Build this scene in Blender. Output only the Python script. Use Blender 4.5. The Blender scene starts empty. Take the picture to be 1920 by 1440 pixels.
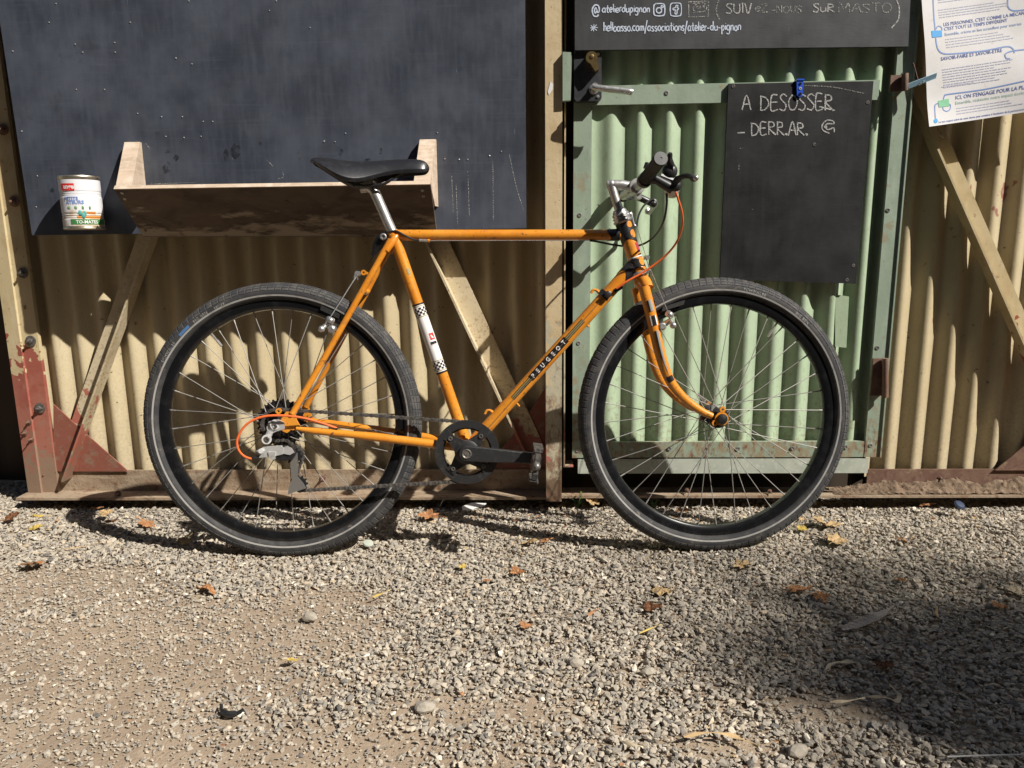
import bpy, bmesh, math, random
import numpy as np
from mathutils import Vector, Matrix, noise
random.seed(7); rng = np.random.default_rng(11)
SC = bpy.context.scene
COL = SC.collection
R = math.radians
V = Vector

# ------------------------------------------------------------------ camera, sky, sun, exposure
CAM_H = 0.8071
PITCH, YAW, ROLL = R(11.0), R(1.7), R(0.65)
FPX = 1387.0                                   # focal length in photo pixels (26 mm full-frame equivalent)
_f = V((-math.sin(YAW)*math.cos(PITCH), math.cos(YAW)*math.cos(PITCH), -math.sin(PITCH)))
_r0 = V((math.cos(YAW), math.sin(YAW), 0)); _u0 = _r0.cross(_f)
_r = math.cos(ROLL)*_r0 - math.sin(ROLL)*_u0; _u = _r.cross(_f)
EYE = V((0, 0, CAM_H))
cd = bpy.data.cameras.new('camera'); cam = bpy.data.objects.new('camera', cd); COL.objects.link(cam)
cam.matrix_world = Matrix(((_r.x, _u.x, -_f.x, 0), (_r.y, _u.y, -_f.y, 0), (_r.z, _u.z, -_f.z, CAM_H), (0, 0, 0, 1)))
cd.sensor_width = 36; cd.lens = 36*FPX/1920; cd.clip_start = .02; cd.clip_end = 300
SC.camera = cam

SUN = V((1.65, -1.0, 1.8)).normalized()        # towards the sun
w = bpy.data.worlds.new('World'); SC.world = w; w.use_nodes = True
bg = w.node_tree.nodes['Background']; bg.inputs['Strength'].default_value = .05
sky = w.node_tree.nodes.new('ShaderNodeTexSky'); sky.sky_type = 'NISHITA'; sky.sun_disc = False
sky.sun_elevation = math.asin(SUN.z); sky.sun_rotation = math.atan2(SUN.x, SUN.y)
w.node_tree.links.new(sky.outputs[0], bg.inputs[0])
ld = bpy.data.lights.new('sun', 'SUN'); ld.energy = 5.0; ld.angle = R(.5); ld.color = (1, .95, .87)
lo = bpy.data.objects.new('sun', ld); COL.objects.link(lo)
lo.rotation_euler = SUN.to_track_quat('Z', 'Y').to_euler(); lo.location = SUN*8
vs = SC.view_settings; vs.view_transform = 'Standard'; vs.look = 'None'; vs.exposure = .45; vs.gamma = 1; vs.use_curve_mapping = False
SC.cycles.use_denoising = True; SC.cycles.max_bounces = 6; SC.cycles.transparent_max_bounces = 16

# ------------------------------------------------------------------ measuring helpers (photo sight lines met with real planes)
def ray(px, py): return (_f + _r*((px-960)/FPX) + _u*((720-py)/FPX))
def at(px, py, Y):
    d = ray(px, py); return EYE + d*(Y/d.y)
def ground(px, py, z=0.0):
    d = ray(px, py); return EYE + d*((z-CAM_H)/d.z)
def hit(px, py, P, N):
    d = ray(px, py); return EYE + d*((P-EYE).dot(N)/d.dot(N))

# ------------------------------------------------------------------ materials
class NT:
    def __init__(s, m):
        s.t = m.node_tree; s.n = s.t.nodes; s.l = s.t.links
    def new(s, t, **k):
        q = s.n.new(t)
        for a, b in k.items(): setattr(q, a, b)
        return q
    def link(s, a, b): s.l.new(a, b)
def mat(name, color, rough=.55, metal=0.0, spec=.5, layers=(), bumps=(), rvar=None, coat=0.0, alpha=None, attr=None, aniso=0):
    """layers: (color, scale, lo, hi, amount, opts) painted over the base where noise (+ height term) passes lo..hi"""
    m = bpy.data.materials.new(name); m.use_nodes = True; T = NT(m)
    b = T.n['Principled BSDF']
    b.inputs['Roughness'].default_value = rough; b.inputs['Metallic'].default_value = metal
    b.inputs['Specular IOR Level'].default_value = spec; b.inputs['Coat Weight'].default_value = coat
    b.inputs['Coat Roughness'].default_value = .12
    tc = T.new('ShaderNodeTexCoord').outputs['Object']; geo = T.new('ShaderNodeNewGeometry')
    def vec(scale, off=0):
        mp = T.new('ShaderNodeMapping'); T.link(tc, mp.inputs[0])
        sc = scale if isinstance(scale, (tuple, list)) else (scale,)*3
        mp.inputs['Scale'].default_value = sc; mp.inputs['Location'].default_value = (off*3.7, off*1.3, off*2.9)
        return mp.outputs[0]
    def tex(kind, scale, detail, off, dist=0):
        if kind == 'voronoi':
            q = T.new('ShaderNodeTexVoronoi'); q.inputs['Scale'].default_value = 1; T.link(vec(scale, off), q.inputs['Vector']); return q.outputs['Distance']
        q = T.new('ShaderNodeTexNoise'); q.inputs['Scale'].default_value = 1; q.inputs['Detail'].default_value = detail
        q.inputs['Roughness'].default_value = .6; q.inputs['Distortion'].default_value = dist
        T.link(vec(scale, off), q.inputs['Vector']); return q.outputs['Fac']
    rgb = T.new('ShaderNodeRGB'); rgb.outputs[0].default_value = (*color, 1); cur = rgb.outputs[0]
    if attr:
        a = T.new('ShaderNodeAttribute', attribute_name=attr[0]); cr = T.new('ShaderNodeValToRGB'); e = cr.color_ramp.elements
        while len(e) < len(attr[1]): e.new(.5)
        for q, (p, c) in zip(e, attr[1]): q.position = p; q.color = (*c, 1)
        T.link(a.outputs['Fac'], cr.inputs[0]); cur = cr.outputs[0]
    masks = []
    for i, L in enumerate(layers):
        c, scale, lo_, hi_, amt = L[:5]; o = L[5] if len(L) > 5 else {}
        fac = tex(o.get('kind', 'noise'), scale, o.get('detail', 5), o.get('off', i+1), o.get('dist', 0))
        if 'z' in o:                                    # height term: (z where it is neutral, gain per metre downwards)
            sp = T.new('ShaderNodeSeparateXYZ'); T.link(geo.outputs['Position'], sp.inputs[0])
            ma = T.new('ShaderNodeMath', operation='MULTIPLY_ADD'); T.link(sp.outputs['Z'], ma.inputs[0])
            ma.inputs[1].default_value = -o['z'][1]; ma.inputs[2].default_value = o['z'][0]*o['z'][1]
            ad = T.new('ShaderNodeMath', operation='ADD'); T.link(ma.outputs[0], ad.inputs[0]); T.link(fac, ad.inputs[1]); fac = ad.outputs[0]
        mr = T.new('ShaderNodeMapRange'); T.link(fac, mr.inputs[0])
        mr.inputs[1].default_value = lo_; mr.inputs[2].default_value = hi_; mr.inputs[3].default_value = 0; mr.inputs[4].default_value = amt
        fac = mr.outputs[0]; masks.append(fac)
        mx = T.new('ShaderNodeMix', data_type='RGBA', blend_type=o.get('blend', 'MIX'))
        T.link(fac, mx.inputs[0]); T.link(cur, mx.inputs[6]); mx.inputs[7].default_value = (*c, 1); cur = mx.outputs[2]
    T.link(cur, b.inputs['Base Color'])
    if rvar:
        mr = T.new('ShaderNodeMapRange'); T.link(tex('noise', rvar[0], 4, 9), mr.inputs[0]); mr.inputs[1].default_value = .3; mr.inputs[2].default_value = .7
        mr.inputs[3].default_value = rvar[1]; mr.inputs[4].default_value = rvar[2]; T.link(mr.outputs[0], b.inputs['Roughness'])
    last = None
    for j, B in enumerate(bumps):
        q = T.new('ShaderNodeBump'); q.inputs['Strength'].default_value = B[1]; q.inputs['Distance'].default_value = B[2]
        k = B[3] if len(B) > 3 else 'noise'
        T.link(masks[k] if isinstance(k, int) else tex(k, B[0], 6, 20+j), q.inputs['Height'])
        if last: T.link(last, q.inputs['Normal'])
        last = q.outputs[0]
    if last: T.link(last, b.inputs['Normal'])
    if alpha:
        mr = T.new('ShaderNodeMapRange'); T.link(tex('noise', alpha[0], 3, 31), mr.inputs[0]); mr.inputs[1].default_value = alpha[1]; mr.inputs[2].default_value = alpha[2]
        mr.inputs[3].default_value = alpha[3] if len(alpha) > 3 else 0.0
        T.link(mr.outputs[0], b.inputs['Alpha'])
    return m
DIRT = (.20, .15, .095); RUST = (.17, .07, .035); MUD = (.23, .17, .115)
cream_paint = mat('cream_paint', (.50, .42, .265), .5, layers=[
    ((.43, .345, .20), 3, .42, .65, .6), ((.56, .49, .345), (30, 30, 5), .5, .75, .45),
    ((.34, .28, .20), 130, .46, .70, .55, {'z': (.30, .45), 'detail': 9}), ((.36, .28, .17), (70, 70, 16), .60, .74, .55, {'detail': 8}),
    ((.12, .07, .04), 60, .685, .73, .9, {'off': 5, 'detail': 3}), ((.26, .075, .06), 5.5, .695, .71, .85, {'off': 16, 'detail': 4}), ((.40, .33, .22), (240, 240, 120), .5, .66, .45, {'off': 18, 'detail': 6}), (RUST, 24, .72, .80, .85, {'off': 8})],
    bumps=[(60, .25, .002), (7, .2, .006)], rvar=(20, .38, .65))
cream_frame = mat('cream_frame_paint', (.52, .425, .25), .5, layers=[
    ((.42, .32, .17), 9, .45, .62, .7), ((.60, .52, .35), (50, 50, 9), .52, .7, .5),
    ((.285, .083, .058), 15, .505, .515, 1.0, {'z': (.47, 1.6), 'detail': 3, 'off': 2}), ((.36, .16, .115), 28, .45, .66, .5, {'z': (.40, 1.2), 'off': 11}),
    (MUD, 60, .50, .64, .85, {'z': (.20, 1.8), 'detail': 7}), (RUST, 46, .62, .70, .85, {'off': 6, 'detail': 7}),
    ((.1, .06, .04), 120, .68, .72, .8, {'off': 4})],
    bumps=[(45, .3, .002), (130, .25, .001)], rvar=(25, .4, .7))
brace_paint = mat('brace_paint', (.58, .49, .33), .55, layers=[
    ((.46, .37, .22), 12, .45, .62, .7), ((.68, .60, .46), (50, 50, 50), .52, .7, .5), (RUST, 130, .54, .70, .7, {'z': (.55, .12), 'off': 6, 'detail': 9}),
    ((.38, .10, .07), 15, .505, .52, .9, {'z': (.265, 1.6), 'detail': 3, 'off': 2}), (MUD, 60, .50, .64, .85, {'z': (.18, 1.8), 'detail': 7})],
    bumps=[(45, .3, .002), (130, .3, .001)], rvar=(25, .4, .7))
post_paint = mat('post_paint', (.58, .46, .28), .5, layers=[
    ((.46, .34, .18), 9, .45, .62, .7), ((.65, .54, .37), (60, 60, 9), .52, .7, .6),
    ((.40, .41, .33), 14, .5, .56, .6, {'z': (.50, 1.0), 'off': 3}),
    (RUST, (70, 70, 36), .50, .68, .8, {'z': (.36, .45), 'off': 6, 'detail': 9}), ((.40, .12, .10), 16, .60, .612, .9, {'z': (.26, .25), 'off': 2}),
    ((.16, .08, .05), 130, .62, .72, .7, {'off': 4, 'detail': 9}), ((.14, .085, .05), 20, .5, .6, .9, {'z': (.13, 2.2), 'off': 12})],
    bumps=[(45, .35, .002), (130, .35, .0015)], rvar=(25, .4, .75))
brown_metal = mat('dirty_rail_metal', (.33, .25, .17), .75, layers=[
    ((.24, .16, .10), 14, .42, .6, .8), ((.42, .34, .25), (9, 60, 60), .5, .66, .7), (RUST, 30, .56, .66, .7, {'detail': 7}),
    ((.12, .08, .05), 90, .60, .68, .7)], bumps=[(50, .6, .004), (160, .5, .002)])
rust_metal = mat('rusty_metal', (.135, .070, .048), .75, layers=[((.21, .125, .085), 30, .4, .6, .8), ((.10, .045, .03), 60, .52, .66, .8), ((.36, .28, .18), 20, .58, .66, .5)],
    bumps=[(70, .5, .002)])
primer = mat('red_primer', (.235, .078, .054), .65, layers=[((.24, .08, .05), 18, .42, .62, .8), (MUD, 40, .52, .64, .7), ((.15, .07, .045), 90, .57, .65, .7)], bumps=[(80, .3, .002)])
green_paint = mat('green_sheet_paint', (.385, .490, .330), .48, layers=[
    ((.33, .41, .285), 4, .42, .62, .7), ((.45, .53, .40), (40, 40, 5), .52, .7, .5), ((.27, .33, .20), (50, 50, 18), .58, .70, .55, {'detail': 7}),
    (MUD, 80, .52, .68, .6, {'z': (.28, .5), 'detail': 7}), ((.29, .36, .24), (240, 240, 110), .5, .66, .4, {'off': 18, 'detail': 6}), ((.10, .07, .04), 70, .70, .74, .9, {'off': 5})],
    bumps=[(60, .2, .002), (7, .2, .005)], rvar=(20, .36, .6))
green_frame = mat('green_frame_paint', (.29, .36, .275), .5, layers=[
    ((.235, .30, .23), 8, .42, .62, .7), ((.36, .43, .34), (40, 40, 9), .52, .68, .6),
    ((.29, .21, .125), (60, 60, 34), .46, .66, .85, {'z': (.27, .55), 'off': 6, 'detail': 9}), (RUST, (80, 80, 40), .54, .68, .85, {'z': (.24, .35), 'off': 9, 'detail': 9}),
    ((.30, .22, .13), 16, .60, .66, .6, {'off': 14}), ((.09, .06, .04), 90, .67, .71, .8, {'off': 4})], bumps=[(50, .3, .002), (140, .2, .001)], rvar=(20, .4, .65))
galv = mat('galvanised_strip', (.46, .49, .42), .45, layers=[((.36, .40, .33), 20, .4, .6, .7), ((.60, .63, .56), 60, .55, .68, .6), ((.3, .22, .14), 40, .62, .7, .6)], bumps=[(50, .2, .001)])
def board_mat(name, c, dust, s, spec=.5):
    return mat(name, c, .55, spec=spec, layers=[
        (dust, (70, 70, 9), .44, .78, .45*s, {'detail': 9}), (dust, 5, .42, .68, .75*s, {'detail': 9}), (tuple(x*.55 for x in c), 7, .60, .72, .55, {'off': 7}),
        (tuple(x*2.6 for x in dust), (150, 150, 14), .69, .76, .45*s, {'detail': 8, 'off': 3}), ((.30, .31, .33), 34, .74, .78, .6*s, {'off': 12}),
        (dust, (5, 5, 220), .58, .72, .30*s, {'off': 15})],
        bumps=[((40, 40, 300), .18, .001), (12, .12, .003)], rvar=(14, .42, .62))
slate_blue = board_mat('blackboard_blue_slate', (.038, .045, .062), (.092, .104, .134), 1.0)
slate_grey = board_mat('blackboard_grey_slate', (.032, .033, .036), (.066, .068, .073), .8)
slate_dark = board_mat('blackboard_dark_slate', (.011, .011, .012), (.034, .033, .033), .8, .36)
chalk = mat('white_chalk', (.60, .60, .58), .9, alpha=(420, .40, .58, .12))
chalk_faint = mat('faint_chalk', (.50, .50, .46), .9, alpha=(330, .46, .64))
paint_pen = mat('pale_blue_paint_pen', (.56, .62, .74), .7, alpha=(500, .25, .36, .5))
wood_pale = mat('weathered_pale_wood', (.56, .44, .33), .7, layers=[((.40, .30, .21), (14, 14, 90), .45, .62, .7, {'dist': .6}), ((.70, .60, .50), (30, 30, 4), .5, .68, .6), ((.16, .10, .07), 34, .66, .72, .8)],
    bumps=[((60, 60, 8), .35, .002)])
wood_dark = mat('weathered_dark_plywood', (.125, .088, .064), .72, layers=[((.058, .036, .026), (8, 18, 16), .42, .60, .9, {'dist': .5, 'detail': 9}),
    ((.35, .29, .225), (10, 30, 30), .49, .60, .9, {'z': (.862, 2.6), 'off': 5, 'detail': 9}), ((.05, .03, .02), 26, .66, .72, .8, {'off': 9})], bumps=[((18, 90, 90), .4, .002)])
orange_paint = mat('orange_bike_paint', (.68, .255, .022), .32, spec=.5, coat=.35, layers=[
    ((.60, .19, .012), 14, .45, .65, .7), ((.80, .36, .06), 9, .52, .7, .5, {'off': 3}), ((.24, .10, .04), 130, .625, .665, .9, {'detail': 4}), ((.08, .045, .03), 60, .665, .69, .9, {'off': 6, 'detail': 5}), ((.34, .15, .05), 40, .56, .68, .45, {'off': 8, 'detail': 8})], bumps=[(120, .06, .0006)])
black_lug = mat('black_lug_paint', (.016, .016, .018), .38, layers=[((.05, .05, .055), 90, .5, .7, .7), ((.45, .16, .02), 160, .70, .73, .8)], bumps=[(140, .12, .0006)])
mech_alu = mat('polished_mech_alloy', (.66, .655, .64), .34, .45, layers=[((.42, .41, .39), 90, .52, .66, .6)])
chrome = mat('polished_steel', (.60, .59, .57), .26, .7, layers=[((.40, .37, .33), 60, .5, .68, .6)], rvar=(60, .16, .36))
alu = mat('brushed_aluminium', (.52, .51, .49), .36, .75, layers=[((.34, .33, .31), 40, .5, .7, .6)], rvar=(50, .26, .46))
steel_dark = mat('chain_steel', (.21, .195, .18), .42, .55, layers=[((.06, .05, .045), 160, .45, .62, .8)])
gear_black = mat('cassette_steel', (.055, .05, .048), .42, .8, layers=[((.14, .12, .10), 120, .5, .7, .7)])
black_plastic = mat('black_plastic', (.017, .017, .018), .38, layers=[((.035, .034, .033), 60, .5, .7, .8)])
crank_black = mat('black_crank', (.022, .022, .023), .46, layers=[((.06, .055, .05), 110, .55, .68, .7)], bumps=[(160, .1, .0005)])
grip_rubber = mat('grip_rubber', (.013, .0125, .012), .75, layers=[((.032, .030, .028), 120, .5, .68, .7)], bumps=[(220, .2, .0006)])
grip_end = mat('worn_grip_end', (.13, .13, .13), .7, layers=[((.19, .19, .19), 90, .5, .7, .7)])
rubber = mat('tyre_rubber', (.032, .032, .034), .72, spec=.4, layers=[((.085, .080, .074), 30, .44, .70, .7, {'detail': 7}), ((.19, .16, .125), 55, .62, .72, .55, {'off': 6, 'detail': 7})], bumps=[(260, .2, .0006)])
tread_rubber = mat('tyre_tread_rubber', (.044, .044, .046), .75, spec=.4, layers=[((.11, .102, .092), 40, .45, .66, .8, {'detail': 7})], bumps=[(300, .25, .0006)])
stripe = mat('reflective_stripe', (.34, .33, .31), .5, layers=[((.22, .2, .18), 40, .5, .66, .7)])
tyre_print = mat('tyre_print', (.30, .29, .27), .6, alpha=(300, .36, .5, .2))
tyre_print_blue = mat('tyre_print_blue', (.07, .16, .33), .55)
rim_black = mat('black_rim', (.010, .010, .011), .22, .2, layers=[((.03, .03, .032), 30, .5, .7, .6)], coat=.4)
spoke_steel = mat('spoke_steel', (.36, .345, .32), .68, .7)
leather = mat('saddle_leather', (.014, .014, .016), .33, spec=.6, coat=.12, layers=[((.03, .03, .033), 60, .5, .7, .7)], bumps=[(420, .22, .0006), (160, .15, .0008)])
red_cable = mat('orange_red_cable', (.82, .15, .035), .4)
black_cable = mat('black_cable', (.014, .014, .014), .4)
white_decal = mat('white_decal', (.78, .74, .72), .35, coat=.2)
black_decal = mat('black_decal', (.014, .013, .013), .35, coat=.2)
gold_decal = mat('gold_decal', (.30, .24, .10), .4)
red_decal = mat('red_decal', (.68, .035, .03), .4)
silver_decal = mat('silver_decal', (.55, .53, .48), .3, .6)
crimson_decal = mat('crimson_decal', (.36, .03, .06), .4)
lock_black = mat('lock_plate_black', (.030, .031, .036), .45, layers=[((.07, .07, .075), 40, .5, .7, .7)], bumps=[(90, .1, .0006)])
brass = mat('brass', (.52, .38, .17), .35, 1.0, layers=[((.3, .2, .09), 60, .5, .7, .6)])
blue_plastic = mat('blue_plastic', (.015, .085, .55), .4)
pin_blue = mat('pale_blue_plastic', (.46, .70, .84), .45)
paper = mat('laminated_paper', (.76, .75, .76), .28, layers=[((.66, .64, .62), 6, .45, .65, .7), ((.52, .45, .42), 45, .66, .74, .45, {'off': 4})], coat=.25, bumps=[(9, .12, .004)])
ink = mat('navy_ink', (.13, .17, .40), .5); ink_soft = mat('faded_ink', (.47, .48, .60), .5); ink_blue = mat('blue_ink', (.19, .29, .56), .5)
ink_green = mat('faded_green_ink', (.36, .50, .44), .5); tag_blue = mat('blue_tag_print', (.06, .34, .72), .45); tag_green = mat('green_tag_print', (.25, .58, .36), .45)
czb_ = at(163, 431, 2.104).z
can_white = mat('can_white_label', (.72, .71, .74), .38, coat=.2, layers=[((.52, .40, .22), 34, .62, .70, .7), ((.50, .36, .17), 22, .50, .66, .75, {'z': (czb_+.035, 5)})])
can_steel = mat('can_tin', (.62, .56, .44), .35, .9, layers=[((.34, .2, .1), 50, .55, .68, .7)])
can_green = mat('can_green_print', (.055, .20, .065), .4); can_orange = mat('can_orange_print', (.62, .25, .06), .4); can_leaf = mat('can_pale_green_print', (.20, .36, .18), .4); can_teal = mat('can_teal_print', (.12, .42, .38), .4)
gravel_ramp = [(0, (.12, .112, .104)), (.12, (.235, .215, .19)), (.35, (.33, .298, .25)), (.55, (.405, .355, .285)), (.8, (.49, .43, .345)), (.93, (.45, .35, .24)), (1, (.72, .65, .54))]
gravel_mat = mat('gravel_stone', (.35, .31, .27), .85, spec=.25, attr=('tone', gravel_ramp), layers=[((.30, .255, .20), 120, .48, .68, .5, {'detail': 6}), ((.55, .49, .42), 300, .62, .72, .4)], bumps=[(240, .4, .0012)])
grit_mat = mat('gravel_grit', (.33, .28, .22), .9, spec=.2, attr=('tone', gravel_ramp), bumps=[(300, .3, .0008)])
earth_mat = mat('dusty_earth', (.35, .272, .195), .95, spec=.2, layers=[((.27, .205, .145), 5, .42, .62, .7), ((.43, .35, .265), 26, .5, .7, .6, {'detail': 8}), ((.22, .17, .125), 190, .58, .68, .6, {'detail': 4}), ((.50, .44, .36), 260, .64, .70, .55, {'off': 5})],
    bumps=[(30, .5, .006), (170, .7, .0035), (420, .6, .0016)])
soil_mat = mat('caked_soil', (.19, .135, .092), .95, spec=.2, layers=[((.10, .068, .046), 46, .45, .62, .85, {'detail': 8}), ((.30, .225, .16), 30, .55, .68, .6)], bumps=[(70, .9, .006), (200, .7, .003)])
gap_backing = mat('dark_gap_backing', (.05, .035, .022), .9, layers=[((.02, .014, .01), (10, 10, 1), .45, .6, .8)])  # for the added surfaces that keep the gate's gaps dark
leaf_mats = [mat('dry_leaf_'+n, c, .7, spec=.3, layers=[(tuple(x*.42 for x in c), 1.6, .48, .66, .75, {'detail': 8}), (tuple(min(1, x*1.4+.03) for x in c), 2.4, .52, .68, .7, {'detail': 8}), (tuple(x*.3 for x in c), 6, .64, .7, .7)], bumps=[(3, .5, .05)])
    for n, c in (('orange', (.42, .20, .085)), ('tan', (.52, .36, .18)), ('brown', (.20, .085, .035)), ('yellow', (.58, .42, .10)), ('pale', (.56, .46, .31)))]
weed_mat = mat('weed_leaf', (.085, .20, .035), .5); tree_leaf = mat('tree_leaf', (.06, .10, .03), .6); bark = mat('tree_bark', (.09, .065, .045), .9, bumps=[(20, .8, .02)])
feather_mat = mat('grey_feather', (.40, .355, .31), .7, layers=[((.26, .225, .195), (20, 200, 20), .45, .6, .7)])
white_paper = mat('white_paper_scrap', (.75, .74, .72), .7)
nail_mat = mat('nail_head', (.46, .46, .45), .5, .5)
hole_mat = mat('dark_hole', (.01, .01, .01), .9)

# ------------------------------------------------------------------ mesh building
WM = {}                                          # world matrices of the parents (known before any depsgraph update)
class MB:
    def __init__(s): s.v = []; s.f = []; s.m = []
    def add(s, vs_, fs, mi=0):
        o = len(s.v); s.v += [tuple(p) for p in vs_]; s.f += [tuple(i+o for i in f) for f in fs]; s.m += [mi]*len(fs); return s
    def hexa(s, p, mi=0):                        # p: 4 bottom corners, 4 top corners
        return s.add(p, [(0, 1, 2, 3), (7, 6, 5, 4), (0, 4, 5, 1), (1, 5, 6, 2), (2, 6, 7, 3), (3, 7, 4, 0)], mi)
    def box(s, c, d, M=None, mi=0):
        c = V(c); q = []
        for z in (-1, 1):
            for x, y in ((-1, -1), (1, -1), (1, 1), (-1, 1)):
                p = V((x*d[0]/2, y*d[1]/2, z*d[2]/2)); q.append(c + (M @ p if M else p))
        return s.hexa(q, mi)
    def obox(s, p0, p1, wv, dv, mi=0):           # bar from p0 to p1, spanned by wv and dv
        p0, p1, wv, dv = V(p0), V(p1), V(wv), V(dv)
        return s.hexa([p0, p0+wv, p0+wv+dv, p0+dv, p1, p1+wv, p1+wv+dv, p1+dv], mi)
    def prism(s, poly, ext, mi=0):
        ext = V(ext); n = len(poly); P = [V(p) for p in poly]
        return s.add(P+[p+ext for p in P], [tuple(range(n)), tuple(range(2*n-1, n-1, -1))]+[(i, i+n, (i+1) % n+n, (i+1) % n) for i in range(n)], mi)
    def tube(s, path, r, n=10, closed=False, mi=0, cap=True, flat=None):
        P = [V(p) for p in path]; k = len(P); rs = r if isinstance(r, (list, tuple)) else [r]*k
        tan = []
        for i in range(k):
            a = P[(i-1) % k] if (closed or i > 0) else P[i]; b = P[(i+1) % k] if (closed or i < k-1) else P[i]
            tan.append((b-a).normalized())
        nrm = tan[0].orthogonal().normalized(); vs_ = []
        for i in range(k):
            if i: nrm = (nrm - tan[i]*nrm.dot(tan[i])).normalized()
            bi = tan[i].cross(nrm)
            for j in range(n):
                a = 2*math.pi*j/n; vs_.append(P[i]+(nrm*math.cos(a)+bi*math.sin(a))*rs[i])
        fs = []
        for i in range(k if closed else k-1):
            for j in range(n):
                a, b = i*n+j, i*n+(j+1) % n; c, d = ((i+1) % k)*n+(j+1) % n, ((i+1) % k)*n+j; fs.append((a, b, c, d))
        if cap and not closed: fs += [tuple(range(n-1, -1, -1)), tuple(range((k-1)*n, k*n))]
        return s.add(vs_, fs, mi)
    def lathe(s, prof, o, ax, n=16, mi=0, close=False, ref=None):      # prof: (radius, height along the axis)
        o, ax = V(o), V(ax).normalized(); u = V(ref) if ref else ax.orthogonal().normalized(); v = ax.cross(u); vs_ = []
        for r, h in prof:
            for j in range(n):
                a = 2*math.pi*j/n; vs_.append(o+ax*h+(u*math.cos(a)+v*math.sin(a))*r)
        k = len(prof); fs = []
        for i in range(k if close else k-1):
            for j in range(n):
                i2 = (i+1) % k; fs.append((i*n+j, i*n+(j+1) % n, i2*n+(j+1) % n, i2*n+j))
        if not close:
            if prof[0][0] > 1e-5: fs.append(tuple(range(n-1, -1, -1)))
            if prof[-1][0] > 1e-5: fs.append(tuple(range((k-1)*n, k*n)))
        return s.add(vs_, fs, mi)
    def sphere(s, c, r, n=8, mi=0, sc=(1, 1, 1)):
        prof = [(max(1e-6, r*math.sin(math.pi*i/n)), -r*math.cos(math.pi*i/n)) for i in range(n+1)]
        o = len(s.v); s.lathe(prof, (0, 0, 0), (0, 0, 1), 2*n, mi)
        s.v[o:] = [(c[0]+p[0]*sc[0], c[1]+p[1]*sc[1], c[2]+p[2]*sc[2]) for p in s.v[o:]]; return s
    def mesh(s, name, mats, parent=None, local=False, smooth=35, fix=True):
        vs_ = s.v
        if parent is not None and not local:
            M = WM[parent.name].inverted(); vs_ = [tuple(M @ V(p)) for p in vs_]
        me = bpy.data.meshes.new(name); me.from_pydata(vs_, [], s.f)
        mats = mats if isinstance(mats, (list, tuple)) else [mats]
        for q in mats: me.materials.append(q)
        if len(mats) > 1: me.polygons.foreach_set('material_index', s.m)
        if fix:
            bm = bmesh.new(); bm.from_mesh(me); bmesh.ops.recalc_face_normals(bm, faces=bm.faces); bm.to_mesh(me); bm.free()
        if smooth:
            me.polygons.foreach_set('use_smooth', [True]*len(me.polygons)); me.set_sharp_from_angle(angle=R(smooth))
        me.update(); return me
    def build(s, name, mats, parent=None, local=False, smooth=35, fix=True, label=None, kind=None):
        return place(name, s.mesh(name, mats, parent, local, smooth, fix), parent, label=label, kind=kind)
def place(name, me, parent=None, M=None, label=None, kind=None):
    o = bpy.data.objects.new(name, me); COL.objects.link(o)
    if parent is not None: o.parent = parent
    if M is not None: o.matrix_local = M
    WM[o.name] = (WM[parent.name] if parent is not None else Matrix()) @ (M if M is not None else Matrix())
    if label: o['label'] = label
    if kind: o['kind'] = kind
    return o
def thing(name, label, cat, loc=(0, 0, 0), M=None, group=None):
    o = bpy.data.objects.new(name, None); COL.objects.link(o); o.empty_display_size = .05
    M = M if M is not None else Matrix.Translation(V(loc)); o.matrix_local = M; WM[o.name] = M.copy()
    o['label'] = label; o['category'] = cat
    if group: o['group'] = group
    return o
def sub(name, parent, M=Matrix()):                # an Empty that is a part with sub-parts of its own
    o = bpy.data.objects.new(name, None); COL.objects.link(o); o.empty_display_size = .03; o.parent = parent; o.matrix_local = M
    WM[o.name] = WM[parent.name] @ M; return o
def single(mb, name, mats, label, cat, loc, group=None, smooth=35):
    t = Matrix.Translation(V(loc)); o = bpy.data.objects.new(name, None); WM[o.name] = t
    me = mb.mesh(name, mats, o, smooth=smooth); bpy.data.objects.remove(o)
    o = bpy.data.objects.new(name, me); COL.objects.link(o); o.location = V(loc); WM[o.name] = t
    o['label'] = label; o['category'] = cat
    if group: o['group'] = group
    return o
def smooth_path(P, k=6):                          # Catmull-Rom through the points
    P = [V(p) for p in P]; Q = [P[0]*2-P[1]]+P+[P[-1]*2-P[-2]]; out = []
    for i in range(1, len(Q)-2):
        a, b, c, d = Q[i-1:i+3]
        for j in range(k):
            t = j/k; out.append(.5*((2*b)+(c-a)*t+(2*a-5*b+4*c-d)*t*t+(3*b-a-3*c+d)*t**3))
    return out+[P[-1]]
def slab(mb, corners, Y, th, mi=0):               # flat plate with its front at depth Y, corners as seen in the photo
    return mb.prism([at(x, y, Y) for x, y in corners], (0, th, 0), mi)
def text2d(s, size=1.0, bold=0.0, spacing=1.0):
    c = bpy.data.curves.new('lettering', 'FONT'); c.body = s; c.size = size; c.offset = bold; c.space_character = spacing; c.resolution_u = 2
    o = bpy.data.objects.new('lettering', c); me = o.to_mesh()
    vs_ = [tuple(v.co[:2]) for v in me.vertices]; fs = [tuple(p.vertices) for p in me.polygons]
    o.to_mesh_clear(); bpy.data.objects.remove(o); bpy.data.curves.remove(c); return vs_, fs

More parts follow.
